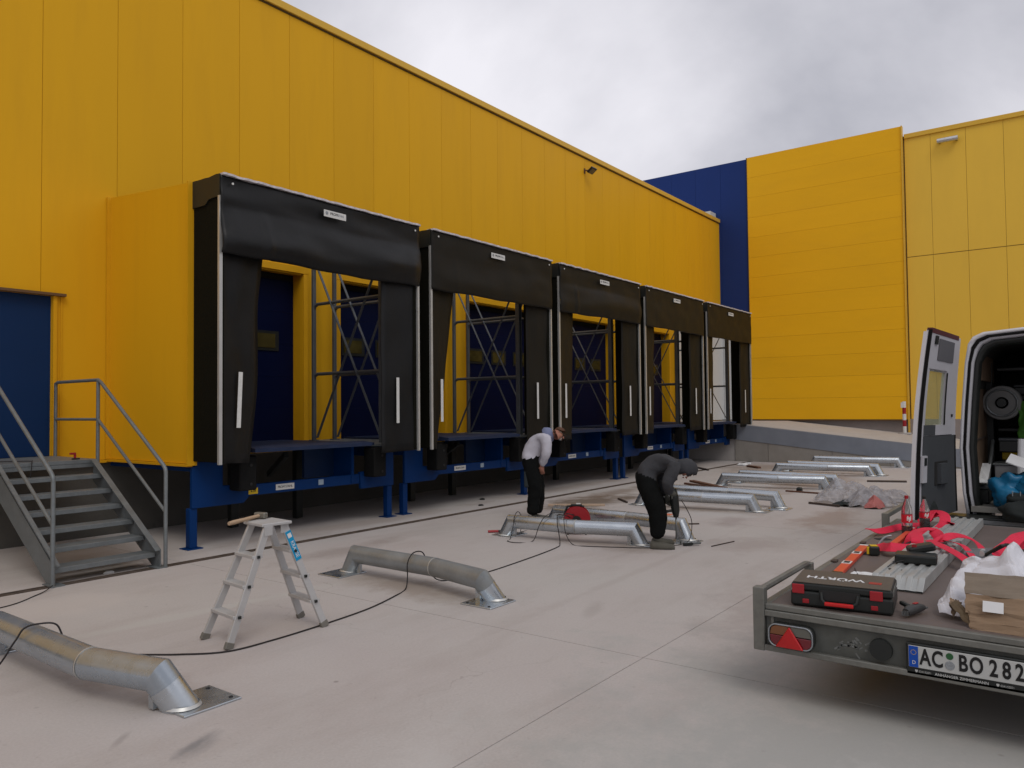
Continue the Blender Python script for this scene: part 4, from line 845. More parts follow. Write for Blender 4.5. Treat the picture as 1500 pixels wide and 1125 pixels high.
# number plate
PY, PZ = .765, .40
pf = bx('number_plate', BLK, tr, XR0-.012, XR0+.018, PY-.545, PY+.012, PZ-.095, PZ+.065, .004)
bx('plate_face', PLW, pf, XR0-.017, XR0-.0125, PY-.52, PY, PZ-.055, PZ+.055, .002)
bx('country_band', PLB, pf, XR0-.019, XR0-.0175, PY-.045, PY-.002, PZ-.053, PZ+.053)
text('D', WHT, pf, .026, (XR0-.0195, PY-.025, PZ-.03), FACE_X, .9, ext=.0006)
star = B()
for i in range(12):
    a = i*math.pi/6; star.lathe([(0, -.0006), (.0018, -.0006), (.0018, 0), (0, 0)], (XR0-.0195, PY-.024+.012*math.cos(a), PZ+.022+.012*math.sin(a)), 6, 'x')
star.build('star_ring', YLW, pf)
for s, yy in (('A', .077), ('C', .132), ('B', .245), ('O', .302), ('2', .374), ('8', .428), ('2', .481)):
    text(s, INK, pf, .112, (XR0-.0178, PY-yy, PZ+.001), FACE_X, .66, ext=.0012, bold=.0028, name='plate_letter')
B().lathe([(0, -.001), (.0165, -.001), (.0165, .001), (0, .001)], (XR0-.0180, PY-.187, PZ+.029), 18, 'x').build('inspection_seal', GRN, pf)
B().lathe([(0, -.001), (.0215, -.001), (.0215, .001), (0, .001)], (XR0-.0180, PY-.187, PZ-.017), 18, 'x').build('register_seal', SILV, pf)
text('♥ 0241/52071', PLW, pf, .015, (XR0-.0126, PY-.065, PZ-.074), FACE_X, .8, ext=.0004)
text('ANHÄNGER ZIMMERMANN', PLW, pf, .019, (XR0-.0126, PY-.235, PZ-.074), FACE_X, 1.0, ext=.0004, bold=.0003)
text('♥ 0241/52071', PLW, pf, .015, (XR0-.0126, PY-.42, PZ-.074), FACE_X, .8, ext=.0004)

# ------------------------------------------------------------------ things on the trailer deck
tb = thing('toolbox', 'black plastic tool case with red latches at the trailer corner', 'toolbox', (4.7, 1.12, ZD))
rz = Matrix.Rotation(R(7), 3, 'Z'); oc = Vector((4.51, 1.385, ZD+.004))
def T_(x, y, z): return oc+rz@Vector((x, -y, z))      # x depth, y to the right
def tbox(x0, x1, y0, y1, z0, z1, nm, m, par=None, bev=.004, seg_=2):
    return B().obox(T_((x0+x1)/2, (y0+y1)/2, (z0+z1)/2), (x1-x0, y1-y0, z1-z0), rz).build(nm, m, par or tb, bev, seg=seg_)
BRN = mat('dusty case lid', (.085, .07, .055), .55, var=.08, scale=6, dirt=.3, dirtcol=(.12, .10, .08))
tbox(0, .38, 0, .53, 0, .085, 'case_bottom', BLK, bev=.012); tbox(.004, .376, .004, .526, .088, .128, 'case_lid', BLK, bev=.01); lid = tbox(.012, .368, .012, .518, .1285, .134, 'lid_top', BRN, bev=.003)
for y in (.01, .415): tbox(-.008, .004, y+.0, y+.065, .07, .122, 'latch', REDP, bev=.004)
for y in (.065, .42): tbox(-.006, .004, y, y+.035, .018, .042, 'clip', REDP, bev=.003)
hb = B(); hb.tube([T_(0, .165, .085), T_(-.02, .17, .05), T_(-.026, .19, .032), T_(-.026, .33, .032), T_(-.02, .35, .05), T_(0, .355, .085)], .008, 8); hb.build('handle', BLK, tb, smooth=True)
tbox(-.040, -.018, .185, .335, .022, .042, 'handle_grip', mat('bright red plastic', (.50, .016, .016), .4), bev=.005)
tbox(-.004, .002, .155, .365, .045, .10, 'handle_recess', DARK, bev=0)
text('WÜRTH', PAP, lid, .085, T_(.17, .22, .135), rz@axes((0, 1, 0), (-1, 0, 0)), 1.0, ext=.0008, bold=.0015)
tbox(.12, .17, .40, .465, .134, .1355, 'logo_mark', REDP, lid, 0)
tbox(.02, .36, .5265, .529, .096, .122, 'side_lettering_strip', mat('side strip', (.12, .12, .11), .6, var=.8, scale=70), bev=0)
dm = thing('cordless_drill', 'small black and grey cordless drill lying right of the tool case', 'drill', (4.72, .80, ZD))
B().tube([(4.585, .800, ZD+.030), (4.62, .790, ZD+.034), (4.70, .765, ZD+.034), (4.76, .745, ZD+.028)], [.020, .027, .026, .016], 12).build('drill_body', mat('dark grey plastic', (.04, .04, .04), .5), dm, smooth=True)
B().tube([(4.76, .745, ZD+.026), (4.80, .73, ZD+.02)], [.012, .005], 8).build('chuck', LEDG, dm, smooth=True)
B().beam((4.66, .795, ZD+.045), (4.70, .845, ZD+.055), .028, .022).build('grip', BLK, dm, .006); B().beam((4.67, .775, ZD+.062), (4.71, .765, ZD+.061), .018, .006).build('red_switch', REDP, dm, .002)
for i in range(4): B().box(4.562, 4.567, .785+i*.009, .789+i*.009, ZD+.016, ZD+.042).build('vent_slot', LEDG, dm)
def level(a, b_, w, h, label, vials):
    a, b_ = Vector(a), Vector(b_); t = thing('spirit_level', label, 'spirit level', (a+b_)/2, 'red spirit levels on the trailer deck')
    B().beam(a+(b_-a)*.03, b_-(b_-a)*.03, w, h).build('level_body', ORNG, t, .003)
    B().beam(a, a+(b_-a)*.035, w+.004, h+.004).build('end_cap', BLK, t); B().beam(b_-(b_-a)*.03, b_, w+.004, h+.004).build('end_cap', WHT, t)
    for v in vials:
        c = a.lerp(b_, v); d_ = (b_-a).normalized(); u_ = Vector((0, 0, h/2+.001))
        f_ = B().beam(c-d_*.05+u_, c+d_*.05+u_, w*.96, .003).build('vial_frame', WHT, t); B().beam(c-d_*.03+u_*1.1, c+d_*.03+u_*1.1, w*.6, .004).build('vial_window', INK, f_)
level((5.42, 1.36, ZD+.014), (6.62, 1.44, ZD+.014), .062, .026, 'red spirit level with two vials lying behind the tool case', (.33, .68))
level((6.78, 1.27, ZD+.014), (7.75, 1.27, ZD+.014), .055, .03, 'orange red spirit level lying in front of the bottles', ())
tp = thing('tape_measure', 'yellow and black tape measure on the trailer deck', 'tape measure', (6.35, 1.32, ZD))
B().obox((6.35, 1.32, ZD+.036), (.08, .075, .07), Matrix.Rotation(R(25), 3, 'Z')).build('tape_case', BLK, tp, .012, seg=2)
B().obox((6.315, 1.345, ZD+.038), (.012, .032, .056), Matrix.Rotation(R(25), 3, 'Z')).build('tape_label', YLW, tp, .002); B().obox((6.35, 1.32, ZD+.073), (.06, .05, .004), Matrix.Rotation(R(25), 3, 'Z')).build('tape_top', YLW, tp)
pp_ = B().grid(lambda u, v: (5.42+u*.22+.02*v, 1.30-v*.16, ZD+.004+.014*abs(nn(u*4, v*4, 5))), 8, 8, (0, 0, .001)).build('paper_scrap', PAP); tag(pp_, 'small crumpled white paper behind the tool case', 'paper')
# aluminium ramp
ar = thing('loading_ramp', 'grooved aluminium loading ramp lying lengthwise on the trailer deck', 'ramp', (6.7, .95, ZD))
ra, rb_ = Vector((5.22, .965, 0)), Vector((8.35, .935, 0)); rd = (rb_-ra).normalized(); rs_ = Vector((-rd.y, rd.x, 0)); wd = .30
P = [(-wd/2, 0), (-wd/2, .075)]
n_g = 4
for i in range(n_g):
    c0 = -wd/2+.02+i*(wd-.04)/n_g; gg = (wd-.04)/n_g
    P += [(c0+gg*.22, .075), (c0+gg*.3, .062), (c0+gg*.7, .062), (c0+gg*.78, .075)]
P += [(wd/2, .075), (wd/2, 0)]
b = B(); tip = [ra+rs_*(-p[0])+Vector((0, 0, ZD+.002+p[1]*.12)) for p in P]; s1 = [ra+rd*.10+rs_*(-p[0])+Vector((0, 0, ZD+.002+p[1])) for p in P]; s2 = [rb_+rs_*(-p[0])+Vector((0, 0, ZD+.002+p[1])) for p in P]
n = len(P); b.add(tip+s1+s2, [(i, (i+1) % n, n+(i+1) % n, n+i) for i in range(n)]+[(n+i, n+(i+1) % n, 2*n+(i+1) % n, 2*n+i) for i in range(n)]+[tuple(range(2*n, 3*n))]); b.build('ramp_board', ALR, ar, .003)
for i in range(3):
    for j in range(2):
        c = ra+rd*(.32+.22*j)+rs_*(.09-.075*i)+Vector((0, 0, ZD+.067)); B().lathe([(0, 0), (.013, 0), (.013, .003), (0, .003)], c, 8).build('ramp_hole', INK, ar)
# straps
def strap(P, w, label, group=None, parent=None, nm='tension_strap', tw=None, m=REDS):
    S = spline(P, 8); b = B(); vs = []
    for i, p in enumerate(S):
        t0 = (S[min(i+1, len(S)-1)]-S[max(i-1, 0)]).normalized(); a = (tw(i/(len(S)-1)) if tw else 0)
        s_ = Vector((0, 0, 1)).cross(t0)
        s_ = s_.normalized() if s_.length > .05 else Vector((1, 0, 0)); n_ = t0.cross(s_); s2_ = s_*math.cos(a)+n_*math.sin(a); n2_ = t0.cross(s2_)
        for q1, q2 in ((-1, -1), (1, -1), (1, 1), (-1, 1)): vs.append(p+s2_*q1*w/2+n2_*q2*.0015)
    k = len(S); fs = [(i*4+j, i*4+(j+1) % 4, (i+1)*4+(j+1) % 4, (i+1)*4+j) for i in range(k-1) for j in range(4)]+[(0, 1, 2, 3), ((k-1)*4+3, (k-1)*4+2, (k-1)*4+1, (k-1)*4)]
    b.add(vs, fs); o = b.build(nm, m, parent)
    if not parent: tag(o, label, 'strap', 'red tension straps on the trailer deck')
    return o
D = ZD+.004
strap([(7.2, 1.54, D+.06), (7.35, 1.47, D+.03), (7.75, 1.36, D+.03), (7.85, 1.2, D+.06), (8.1, 1.15, D+.12), (8.0, 1.02, D+.05), (7.8, .98, D+.09)], .06, 'red strap with a tapering end reaching the trailer edge behind the bottles', tw=lambda s: .9*math.sin(s*6))
strap([(8.05, 1.26, D+.02), (8.15, 1.18, D+.10), (8.0, 1.06, D+.12), (7.7, 1.03, D+.07), (7.45, 1.08, D+.02), (7.3, 1.15, D+.02)], .09, 'bunched red strap heaped behind the dark bottle', tw=lambda s: 1.2*math.sin(s*5+1))
strap([(7.6, 1.25, D+.02), (7.4, 1.2, D+.08), (7.2, 1.22, D+.02), (7.05, 1.17, D+.06), (6.95, 1.2, D+.01)], .06, 'short red strap fold between the bottles and the orange level', tw=lambda s: 1.0*math.sin(s*7))
strap([(6.72, 1.36, D+.02), (6.55, 1.30, D+.03), (6.35, 1.20, D+.07), (6.55, 1.08, D+.05), (6.62, 1.06, D+.10), (6.8, 1.10, D+.13), (7.0, 1.03, D+.13), (6.9, .95, D+.09), (6.65, .93, D+.09)], .085, 'red strap curling in a loop beside the black charger', tw=lambda s: .35+.5*math.sin(s*8))
strap([(6.66, .94, D+.09), (6.85, .84, D+.12), (6.78, .70, D+.10), (6.6, .62, D+.06)], .07, 'red strap crossing the aluminium ramp towards the ratchet', tw=lambda s: .5*math.sin(s*6))
strap([(6.7, 1.0, D+.09), (6.4, .86, D+.10), (6.15, .72, D+.085), (6.0, .60, D+.03), (6.05, .50, D+.02)], .055, 'narrow red strap running diagonally down from the ramp to the carton', tw=lambda s: .2)
strap([(6.75, .90, D+.09), (6.5, .74, D+.10), (6.2, .60, D+.02), (6.1, .42, D+.03), (6.3, .2, D+.02)], .05, 'second diagonal red strap parallel to the narrow one', tw=lambda s: -.2)
strap([(6.5, .55, D+.05), (6.75, .48, D+.09), (6.95, .42, D+.14), (7.2, .34, D+.16), (7.1, .22, D+.10), (6.9, .1, D+.06), (7.1, -.1, D+.03)], .09, 'wide red strap to the right of the ratchet buckle', tw=lambda s: .8*math.sin(s*7+.5))
strap([(7.0, .50, D+.02), (7.25, .36, D+.05), (7.1, .15, D+.12), (6.7, .18, D+.08), (6.6, .35, D+.02)], .06, 'crumpled red strap at the right edge above the white film', tw=lambda s: 1.1*math.sin(s*6))
rt_ = thing('ratchet_buckle', 'steel ratchet buckle between the red straps', 'ratchet', (6.4, .62, D))
for s in (-1, 1): B().beam((6.42+.05*s, .72, D+.05), (6.50+.05*s, .56, D+.06), .006, .07).build('side_plate', SILV, rt_)
B().tube([(6.37, .72, D+.06), (6.47, .72, D+.06)], .012, 8).build('axle', SILV, rt_); B().tube([(6.41, .62, D+.07), (6.52, .62, D+.07)], .02, 10).build('spool', ALU, rt_)
B().tube([(6.42, .60, D+.06), (6.40, .50, D+.14), (6.47, .46, D+.14), (6.54, .48, D+.13), (6.54, .58, D+.06)], .011, 8).build('handle', BLK, rt_, smooth=True)
# charger
ch = thing('battery_charger', 'black battery charger lying on the aluminium ramp', 'charger', (5.83, .95, ZD+.08))
cz = ZD+.078
B().prism([(5.72, 1.06, cz), (5.76, .81, cz), (5.93, .83, cz), (5.90, 1.08, cz)], (0, 0, .055)).build('charger_body', BLK, ch, .012, seg=2)
B().obox((5.98, .94, cz+.07), (.12, .17, .05), Matrix.Rotation(R(20), 3, 'Z')@Matrix.Rotation(R(-12), 3, 'X')).build('battery', BLK, ch, .015, seg=2)
B().obox((5.92, .97, cz+.09), (.01, .03, .02)).build('red_mark', REDP, ch)
cable([(5.72, 1.00, ZD+.10), (5.6, 1.06, ZD+.085), (5.5, 1.14, ZD+.01), (5.52, 1.24, ZD+.006), (5.75, 1.32, ZD+.006)], .003, 'thin black charger cord on the trailer deck')
hk = thing('strap_hook', 'small steel strap hook beside the tape measure', 'hook', (6.85, 1.33, ZD))
B().tube(spline([(6.72, 1.36, D+.015), (6.85, 1.37, D+.02), (6.98, 1.36, D+.04), (7.02, 1.32, D+.05)], 5), .008, 7).build('hook_wire', SILV, hk, smooth=True)
# bottles
def bottle(x, y, h, capm, lab, fill, lz):
    t = thing('drink_bottle', lab, 'bottle', (x, y, ZD)); s = h/.33; k = ZD
    B().lathe([(0, .002), (.040*s, .002), (.044*s, .015*s), (.044*s, .19*s), (.038*s, .235*s), (.016*s, .29*s), (.0135*s, .31*s)], (x, y, k), 24).build('bottle_body', PET, t, smooth=True)
    B().lathe([(0, .006), (.038*s, .006), (.0415*s, .018*s), (.0415*s, fill*s), (0, fill*s)], (x, y, k), 24).build('cola', COLA, t, smooth=True)
    B().lathe([(.0446*s, lz[0]*s), (.0448*s, lz[1]*s)], (x, y, k), 24).build('label_band', mat('red bottle label', (.60, .012, .03), .4), t, smooth=True)
    w = B(); 
    for i in range(5):
        a0 = -2.9+i*.16; w.obox((x+.0455*s*math.cos(a0), y+.0455*s*math.sin(a0), k+s*((lz[0]+lz[1])/2+.012*math.sin(i*2.1))), (.002, .008*s, (lz[1]-lz[0])*s*.45), Matrix.Rotation(a0, 3, 'Z')@Matrix.Rotation(.3*(i % 2), 3, 'X'))
    w.build('white_script', WHT, t)
    B().lathe([(0, .332*s), (.016*s, .332*s), (.0165*s, .305*s), (0, .305*s)], (x, y, k), 16).build('cap', capm, t, smooth=True)
bottle(7.55, 1.29, .335, REDP, 'clear bottle with red cap and red label, little cola left', .07, (.10, .17))
bottle(7.72, 1.175, .32, BLK, 'bottle with black cap and red label, half full of cola', .13, (.135, .185))
# cardboard box and film
cbx = thing('cardboard_box', 'torn open brown cardboard carton with a white sticker on the trailer', 'carton', (4.7, .35, ZD))
def crump(u, v, p, q, r_, s, amp, sd):
    P_ = Vector(p)*(1-u)*(1-v)+Vector(q)*u*(1-v)+Vector(r_)*u*v+Vector(s)*(1-u)*v; return P_+Vector((nn(u*4+sd, v*3), nn(u*4, v*3+sd, 2), nn(u*5, v*4, sd)))*amp
quadp = lambda nm, m, p, q, r_, s, amp, sd, par=cbx: B().grid(lambda u, v: crump(u, v, p, q, r_, s, amp, sd), 14, 8, (.004, 0, -.002)).build(nm, m, par)
quadp('front_side', CARD, (4.56, .50, ZD), (4.53, .05, ZD), (4.56, .04, ZD+.082), (4.60, .51, ZD+.075), .012, 1)
quadp('middle_side', CARD, (4.60, .525, ZD+.07), (4.58, .04, ZD+.078), (4.64, .04, ZD+.165), (4.66, .53, ZD+.155), .014, 2)
quadp('back_flap', mat('grey cardboard', (.19, .155, .12), .85, var=.08), (4.655, .53, ZD+.155), (4.64, .04, ZD+.16), (4.78, .03, ZD+.255), (4.74, .54, ZD+.25), .012, 3)
quadp('bottom_side', CARD, (4.60, .51, ZD+.005), (4.60, .05, ZD+.005), (5.0, .05, ZD+.01), (5.0, .5, ZD+.01), .006, 4)
quadp('torn_flap', CARDD, (4.62, .60, ZD+.10), (4.57, .50, ZD+.0), (4.60, .505, ZD+.075), (4.70, .58, ZD+.11), .008, 6)
quadp('torn_flap', CARD, (4.62, .60, ZD+.10), (4.64, .585, ZD+.02), (4.69, .55, ZD+.10), (4.66, .60, ZD+.12), .008, 7)
B().obox((4.588, .40, ZD+.115), (.003, .09, .055), Matrix.Rotation(R(24), 3, 'Y')).build('white_sticker', PAP, cbx)
wf = B().grid(lambda u, v: (4.72+.42*v+.05*nn(u*4, v*4, 9), .66-u*.62+.05*nn(u*3, v*3, 4), ZD+.02+(.26*math.sin(min(1, v*1.3)*1.57))*(1-.35*abs(u-.55))+(.10*math.exp(-((u-.52)/.07)**2-((v-.8)/.3)**2))+.035*abs(nn(u*7, v*7, 2))-(.24*(1-u/.12)*v if u < .12 else 0)), 44, 26, (0, 0, .002)).build('plastic_film', FILMW); tag(wf, 'white translucent plastic film bunched behind the carton', 'plastic film')

# ------------------------------------------------------------------ van
vn = thing('delivery_van', 'white high roof van with open rear doors parked in front of the trailer', 'van', (12, .1, 0))
YC = .12; HW = 1.02
sec = [(.40, .96), (.70, 1.0), (1.2, 1.02), (1.7, .985), (2.15, .945), (2.36, .91), (2.44, .86), (2.485, .76), (2.52, .3)]
def ringp(x, sc=1., zs=1., inset=0., z0=.40):
    P = [(x, YC+(w-inset)*sc, z0+(z-.40-(inset if z > 2.3 else 0))*zs) for z, w in sec]; return P+[(x, YC-(p[1]-YC), p[2]) for p in reversed(P)]
stations = [(9.90, 1, 1), (13.9, 1, 1), (14.3, .99, .96), (14.9, .96, .70), (15.3, .93, .42), (15.7, .85, .36)]
b = B(); R_ = [ringp(x, s, z) for x, s, z in stations]; n = len(R_[0])
b.add([p for r_ in R_ for p in r_], [(i*n+j, i*n+j+1, (i+1)*n+j+1, (i+1)*n+j) for i in range(len(R_)-1) for j in range(n-1)]+[tuple((len(R_)-1)*n+j for j in range(n))]); b.build('body_shell', VANW, vn, smooth=True)
# rear frame ring
def ring_between(x, i0, i1, m, nm, thick, x2=None):
    A_, B_ = ringp(x, inset=i0), ringp(x2 if x2 else x, inset=i1); bb = B(); k = len(A_); bb.add(A_+B_, [(i, i+1, k+i+1, k+i) for i in range(k-1)]); o = bb.build(nm, m, vn, smooth=True); s = o.modifiers.new('s', 'SOLIDIFY'); s.thickness = thick; return o
ring_between(9.895, 0, .035, VANW, 'rear_frame', .012); ring_between(9.89, .036, .062, BLKR, 'door_seal', .02); ring_between(9.90, .065, .095, VANL, 'inner_frame', .012, 9.93); ring_between(9.925, .095, .15, BLK, 'inner_seal', .015, 9.99)
I_ = [ringp(x, inset=.10) for x in (9.96, 13.2)]; k = len(I_[0]); B().add(I_[0]+I_[1], [(i, i+1, k+i+1, k+i) for i in range(k-1)]+[tuple(range(k, 2*k))]).build('inner_lining', mat('dark van lining', (.03, .03, .028), .8), vn)
bx('floor', mat('van floor', (.20, .19, .17), .6), vn, 9.86, 13.2, YC-.92, YC+.92, .50, .56)
bx('plywood_wall', VBRN, vn, 9.99, 11.25, YC+.87, YC+.89, .58, 1.95); bx('plywood_wall', VBRN, vn, 9.99, 11.6, YC+.81, YC+.83, 1.96, 2.28, label='upper plywood board inside the van')
bx('wall_post', BLK, vn, 11.25, 11.30, YC+.80, YC+.89, .58, 2.2); bx('cross_rail', IRON, vn, 10.0, 11.2, YC+.855, YC+.869, 1.28, 1.30)
# rear bumper step
bp_ = bx('rear_step', BLK, vn, 9.62, 9.92, .72-1.35, 1.26, .40, .47, .015, seg=2); bx('step_strip', mat('worn step metal', (.22, .23, .24), .45, .5, var=.2), bp_, 9.60, 9.619, -.5, 1.2, .405, .445)
bx('bumper', VANG, vn, 9.80, 9.95, -.92, 1.16, .32, .40, .02, seg=2)
for y in (YC+.80, YC-.98):
    for x in (10.9, 14.6): 
        w = B().lathe([(0, 0), (.24, 0), (.33, .02), (.34, .1), (.33, .18), (0, .18)], (x, y, .34), 28, 'y').build('wheel', TRI, vn, smooth=True); B().lathe([(0, -.005), (.2, -.005), (.2, .19), (0, .19)], (x, y, .34), 20, 'y').build('rim', LEDG, w)
# open left door
HT, HB = Vector((9.87, 1.075, 2.42)), Vector((9.87, 1.17, .50)); OT, OB = Vector((8.98, 1.235, 2.47)), Vector((8.95, 1.42, .47))
def Dp(u, v, off=0.):
    a = HB.lerp(HT, v); b_ = OB.lerp(OT, v); bul = .045*math.sin(v*math.pi*.9)
    p = a.lerp(b_, u); nrm_ = Vector((.16, 1, .06)).normalized(); return p+nrm_*(bul*1.0+off)
door = B(); 
WIN = (.36, .88, .50, .79)   # u0,u1,v0,v1 of the window
def dgrid(u0, u1, v0, v1, o1, o2, nm, m, par, nu=3, nv=8, **k):
    b = B(); vs = []; 
    b.grid(lambda u, v: Dp(u0+(u1-u0)*u, v0+(v1-v0)*v, o1), nu, nv); b.grid(lambda u, v: Dp(u0+(u1-u0)*u, v0+(v1-v0)*v, o2), nu, nv)
    for (ua, va, ub, vb) in ((u0, v0, u1, v0), (u1, v0, u1, v1), (u1, v1, u0, v1), (u0, v1, u0, v0)):
        b.grid(lambda u, v: Dp(ua+(ub-ua)*u, va+(vb-va)*u, o1+(o2-o1)*v), nv, 1)
    return b.build(nm, m, par, smooth=True, **k)
ds = dgrid(0, 1, 0, WIN[2], .055, .03, 'rear_door', VANW, vn, label='opened left rear door seen from inside')
dgrid(0, 1, WIN[3], 1, .055, .03, 'outer_skin', VANW, ds); dgrid(0, WIN[0], WIN[2], WIN[3], .055, .03, 'outer_skin', VANW, ds); dgrid(WIN[1], 1, WIN[2], WIN[3], .055, .03, 'outer_skin', VANW, ds)
dgrid(WIN[0]-.02, WIN[1]+.02, WIN[2]-.01, WIN[3]+.01, .034, .030, 'window_glass', GLS, ds)
dgrid(.06, .93, .0, .44, .029, -.005, 'lower_trim', VANG, ds); dgrid(.93, .985, .0, 1, .029, .005, 'edge_metal', VANL, ds); dgrid(.0, .10, .44, 1, .029, .005, 'hinge_metal', VANL, ds)
dgrid(.10, .93, .80, 1., .029, .005, 'upper_frame', VANL, ds); dgrid(.22, .72, .85, .965, .004, -.004, 'upper_pad', mat('grey pad', (.10, .10, .11), .8), ds)
dgrid(.10, .36, .5, .80, .029, .003, 'window_surround', VANL, ds); dgrid(.88, .93, .5, .80, .029, .012, 'window_surround', VANL, ds); dgrid(.34, .37, .5, .79, .003, -.002, 'window_seal', BLKR, ds)
dgrid(.10, .60, .445, .50, .029, .002, 'window_sill', VANL, ds); dgrid(.60, .93, .445, .50, .029, .004, 'window_sill', VANG, ds)
dgrid(.985, 1.01, 0, 1, .03, .0, 'door_seal', BLKR, ds); dgrid(.99, 1.02, 0, .99, .075, .034, 'door_edge', VANW, ds); dgrid(.08, 1.0, .985, 1.01, .05, .0, 'top_seal', mat('dark red edge', (.08, .02, .025), .6), ds)
dgrid(.28, .62, .17, .30, -.006, -.012, 'handle_recess', DARK, ds); dgrid(.36, .56, .18, .29, -.012, -.05, 'door_handle', VANG, ds)
dgrid(.88, .98, .20, .34, .0, -.03, 'door_lock', VANL, ds); dgrid(.90, .96, .29, .33, -.03, -.035, 'lock_slot', BLK, ds); dgrid(.78, .86, .93, .975, -.0, -.01, 'upper_latch', BLK, ds)
dgrid(.12, .16, .545, .56, .0, -.006, 'screw_hole', INK, ds)
dgrid(.0, .08, .0, .44, .03, .0, 'hinge_seal', BLKR, ds)
# right rear door, opened wide out of view
B().beam((9.9, -.90, 1.45), (9.3, -1.45, 1.45), .05, 1.95).build('rear_door', VANW, vn, .02, label='opened right rear door')
# van load
cr = thing('cable_drum', 'grey drum of cable hanging inside the van', 'cable drum', (10.9, .82, 1.55))
b = B().lathe([(.07, -.05), (.20, -.05), (.21, -.02), (.21, .05), (.07, .05), (.07, -.05)], (10.95, .80, 1.70), 28, 'x'); b.build('drum_disc', mat('drum grey', (.16, .16, .155), .6, var=.15), cr, .006, smooth=True)
B().tube([(10.89, .80+.16*math.cos(a*.42), 1.70+.16*math.sin(a*.42)) for a in range(15)], .012, 7, closed=True).build('cable_ring', LEDG, cr); B().lathe([(0, -.06), (.05, -.06), (.05, .06), (0, .06)], (10.92, .80, 1.70), 14, 'x').build('hub', BLK, cr)
sh = thing('van_shelf', 'black tool shelving in the depth of the van', 'shelf', (11.8, .3, .58))
for z in (.95, 1.35, 1.75, 2.1): bx('shelf_board', BLK, sh, 11.3, 12.6, YC-.3, YC+.75, z, z+.03)
for x in (11.3, 12.57): bx('upright', BLK, sh, x, x+.03, YC+.2, YC+.25, .56, 2.2)
cx_ = thing('storage_crate', 'grey clear plastic crate standing in the van', 'crate', (10.6, .72, .58))
bx('crate_front', mat('crate plastic', (.22, .22, .22), .3, var=.2), cx_, 10.5, 10.515, .56, .86, .58, .98, .01); bx('crate_side', MATS['crate plastic'], cx_, 10.515, 10.9, .845, .86, .58, .98); bx('crate_side', MATS['crate plastic'], cx_, 10.515, 10.9, .56, .575, .58, .98); bx('crate_rim', LEDG, cx_, 10.48, 10.93, .54, .88, .98, 1.0, .006)
bk = thing('black_case', 'black case on the van floor beside the wall', 'case', (10.3, .95, .56)); bx('case_body', BLK, bk, 10.15, 10.5, .89, 1.0, .565, .72, .01); bx('case_lid', VANG, bk, 10.15, 10.5, .885, 1.0, .723, .76, .01)
for (x_, y_, z_, sx_, sy_, sz_, m_2, nm_, lab_, cat_) in ((10.9, .66, 1.20, .3, .34, .16, BLK, 'tool_case', 'black tool case below the cable drum in the van', 'case'), (11.0, .70, .74, .3, .3, .3, CARD, 'parcel', 'brown parcel behind the crate in the van', 'parcel'), (11.5, .45, 1.45, .3, .3, .14, LEDG, 'parts_bin', 'grey parts bin on the upper van shelf', 'bin'), (11.5, .75, 1.05, .25, .2, .12, YLW, 'parts_bin', 'yellow parts bin on the lower van shelf', 'bin'), (11.5, .5, 1.86, .3, .4, .12, BLK, 'parts_case', 'flat black case on the top van shelf', 'case')):
    q_ = thing(nm_, lab_, cat_, (x_, y_, z_-sz_/2)); bx('box_body', m_2, q_, x_-sx_/2, x_+sx_/2, y_-sy_/2, y_+sy_/2, z_-sz_/2, z_+sz_/2-.03, .008); bx('box_lid', VANG, q_, x_-sx_/2-.005, x_+sx_/2+.005, y_-sy_/2-.005, y_+sy_/2+.005, z_+sz_/2-.028, z_+sz_/2, .006)
tag(B().tube([(10.2, .93, .62), (10.9, .90, 1.25)], .02, 8).build('steel_tube', LEDG), 'thin steel tube leaning against the van wall', 'tube')
tag(B().tube([(10.3, .60, .6), (10.45, .58, 1.28)], .045, 12).build('film_roll', PAP), 'pale upright roll behind the blue bag in the van', 'roll')
hv = B().grid(lambda u, v: (10.9+.06*nn(u*4, v*3), .64-u*.22+.03*nn(v*5, u), 1.72-v*.55), 10, 16, (.05, 0, 0)).build('safety_jacket', HIV, None, smooth='all'); tag(hv, 'green safety jacket hanging inside the van', 'jacket')
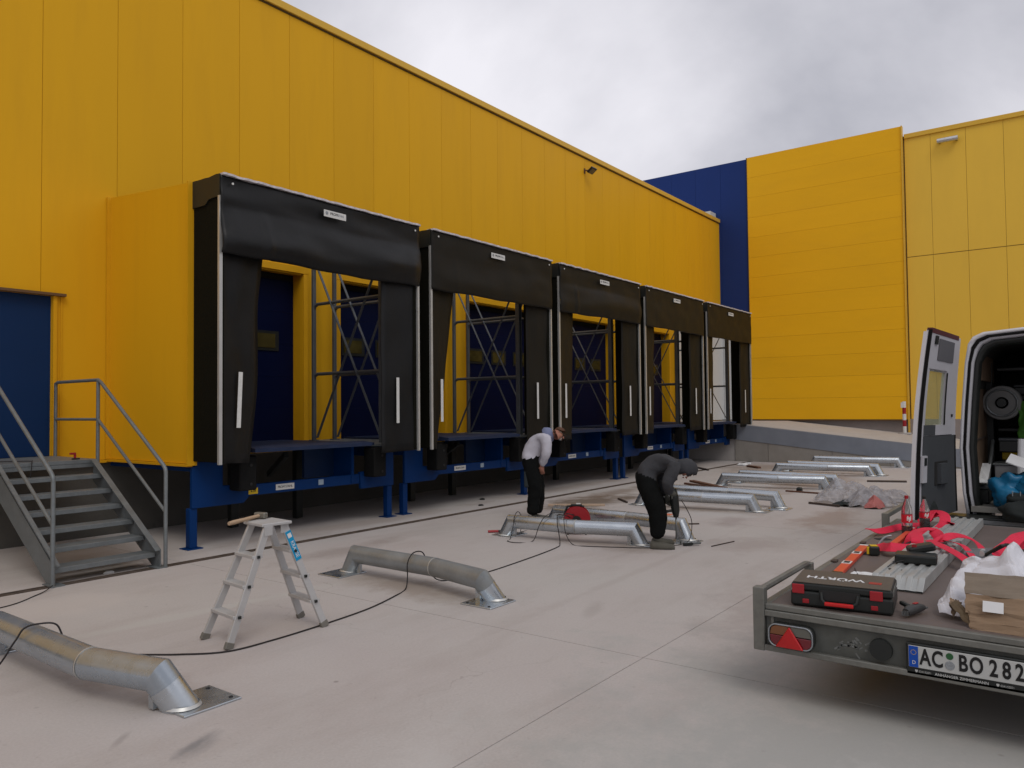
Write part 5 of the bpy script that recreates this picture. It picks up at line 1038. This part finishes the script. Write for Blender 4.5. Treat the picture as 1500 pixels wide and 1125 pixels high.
def blob(c, s, m, nm, label, cat, sd, n=20, amp=.3):
    def f(u, v):
        th = math.pi*v; ph = 2*math.pi*u; l = Vector((math.sin(th)*math.cos(ph), math.sin(th)*math.sin(ph), math.cos(th))); k_ = 1+amp*nn(l.x*1.7+sd, l.y*1.7, l.z*1.7)+amp*.5*abs(nn(l.x*3.5+sd, l.y*3.5, l.z*3.5))+amp*.25*abs(nn(l.x*8, l.y*8+sd, l.z*8))
        p = Vector((l.x*s[0], l.y*s[1], l.z*s[2]))*k_; return Vector(c)+Vector((p.x, p.y, max(p.z, -s[2]*.8)))
    o = B().grid(f, n, n).build(nm, m, None, smooth='all'); return tag(o, label, cat)
blob((10.0, .66, .72), (.18, .19, .21), BAGB, 'blue_bag', 'shiny blue plastic bag bulging at the van sill', 'bag', 2.1, 34, .45)
blob((9.98, .42, .76), (.22, .22, .15), BAGB, 'blue_bag', 'second blue bag at the right picture edge', 'bag', 4.7, 34, .45)
bp2 = B().obox((10.0, .55, 1.04), (.30, .30, .012), Matrix.Rotation(R(22), 3, 'X')@Matrix.Rotation(R(-15), 3, 'Y')).build('white_board', PAP); tag(bp2, 'white board leaning on the blue bag', 'board')
blob((9.55, .52, .56), (.24, .22, .11), CLOB, 'dark_jacket', 'dark jacket lying on the van step', 'jacket', 7.3); blob((9.5, .33, .58), (.2, .2, .14), CLOB, 'tool_bag', 'black tool bag beside the dark jacket', 'bag', 9.1)
blob((9.75, .60, .66), (.10, .10, .07), CLOB, 'work_gloves', 'dark gloves on top of the dark jacket', 'gloves', 3.3, 14)
for s in (0, .07): tag(B().tube([(9.70, .64-s, .68), (9.70, .64-s, .76)], .006, 6).build('metal_pin', SILV), 'small steel pin standing up from the gloves, %s one' % ('left' if s == 0 else 'right'), 'pin')
rg = B().grid(lambda u, v: (10.1+u*.5, 1.0-v*.10, .80+.18*u+.02*nn(u*5, v*3)), 8, 3, (0, 0, .01)).build('white_strip', PAP); tag(rg, 'pale strip leaning inside the van by the plywood wall', 'strip')
blob((9.3, 1.36, .56), (.10, .07, .10), CLOB, 'dark_rag', 'dark rag at the lower edge of the open van door', 'rag', 1.1, 14)
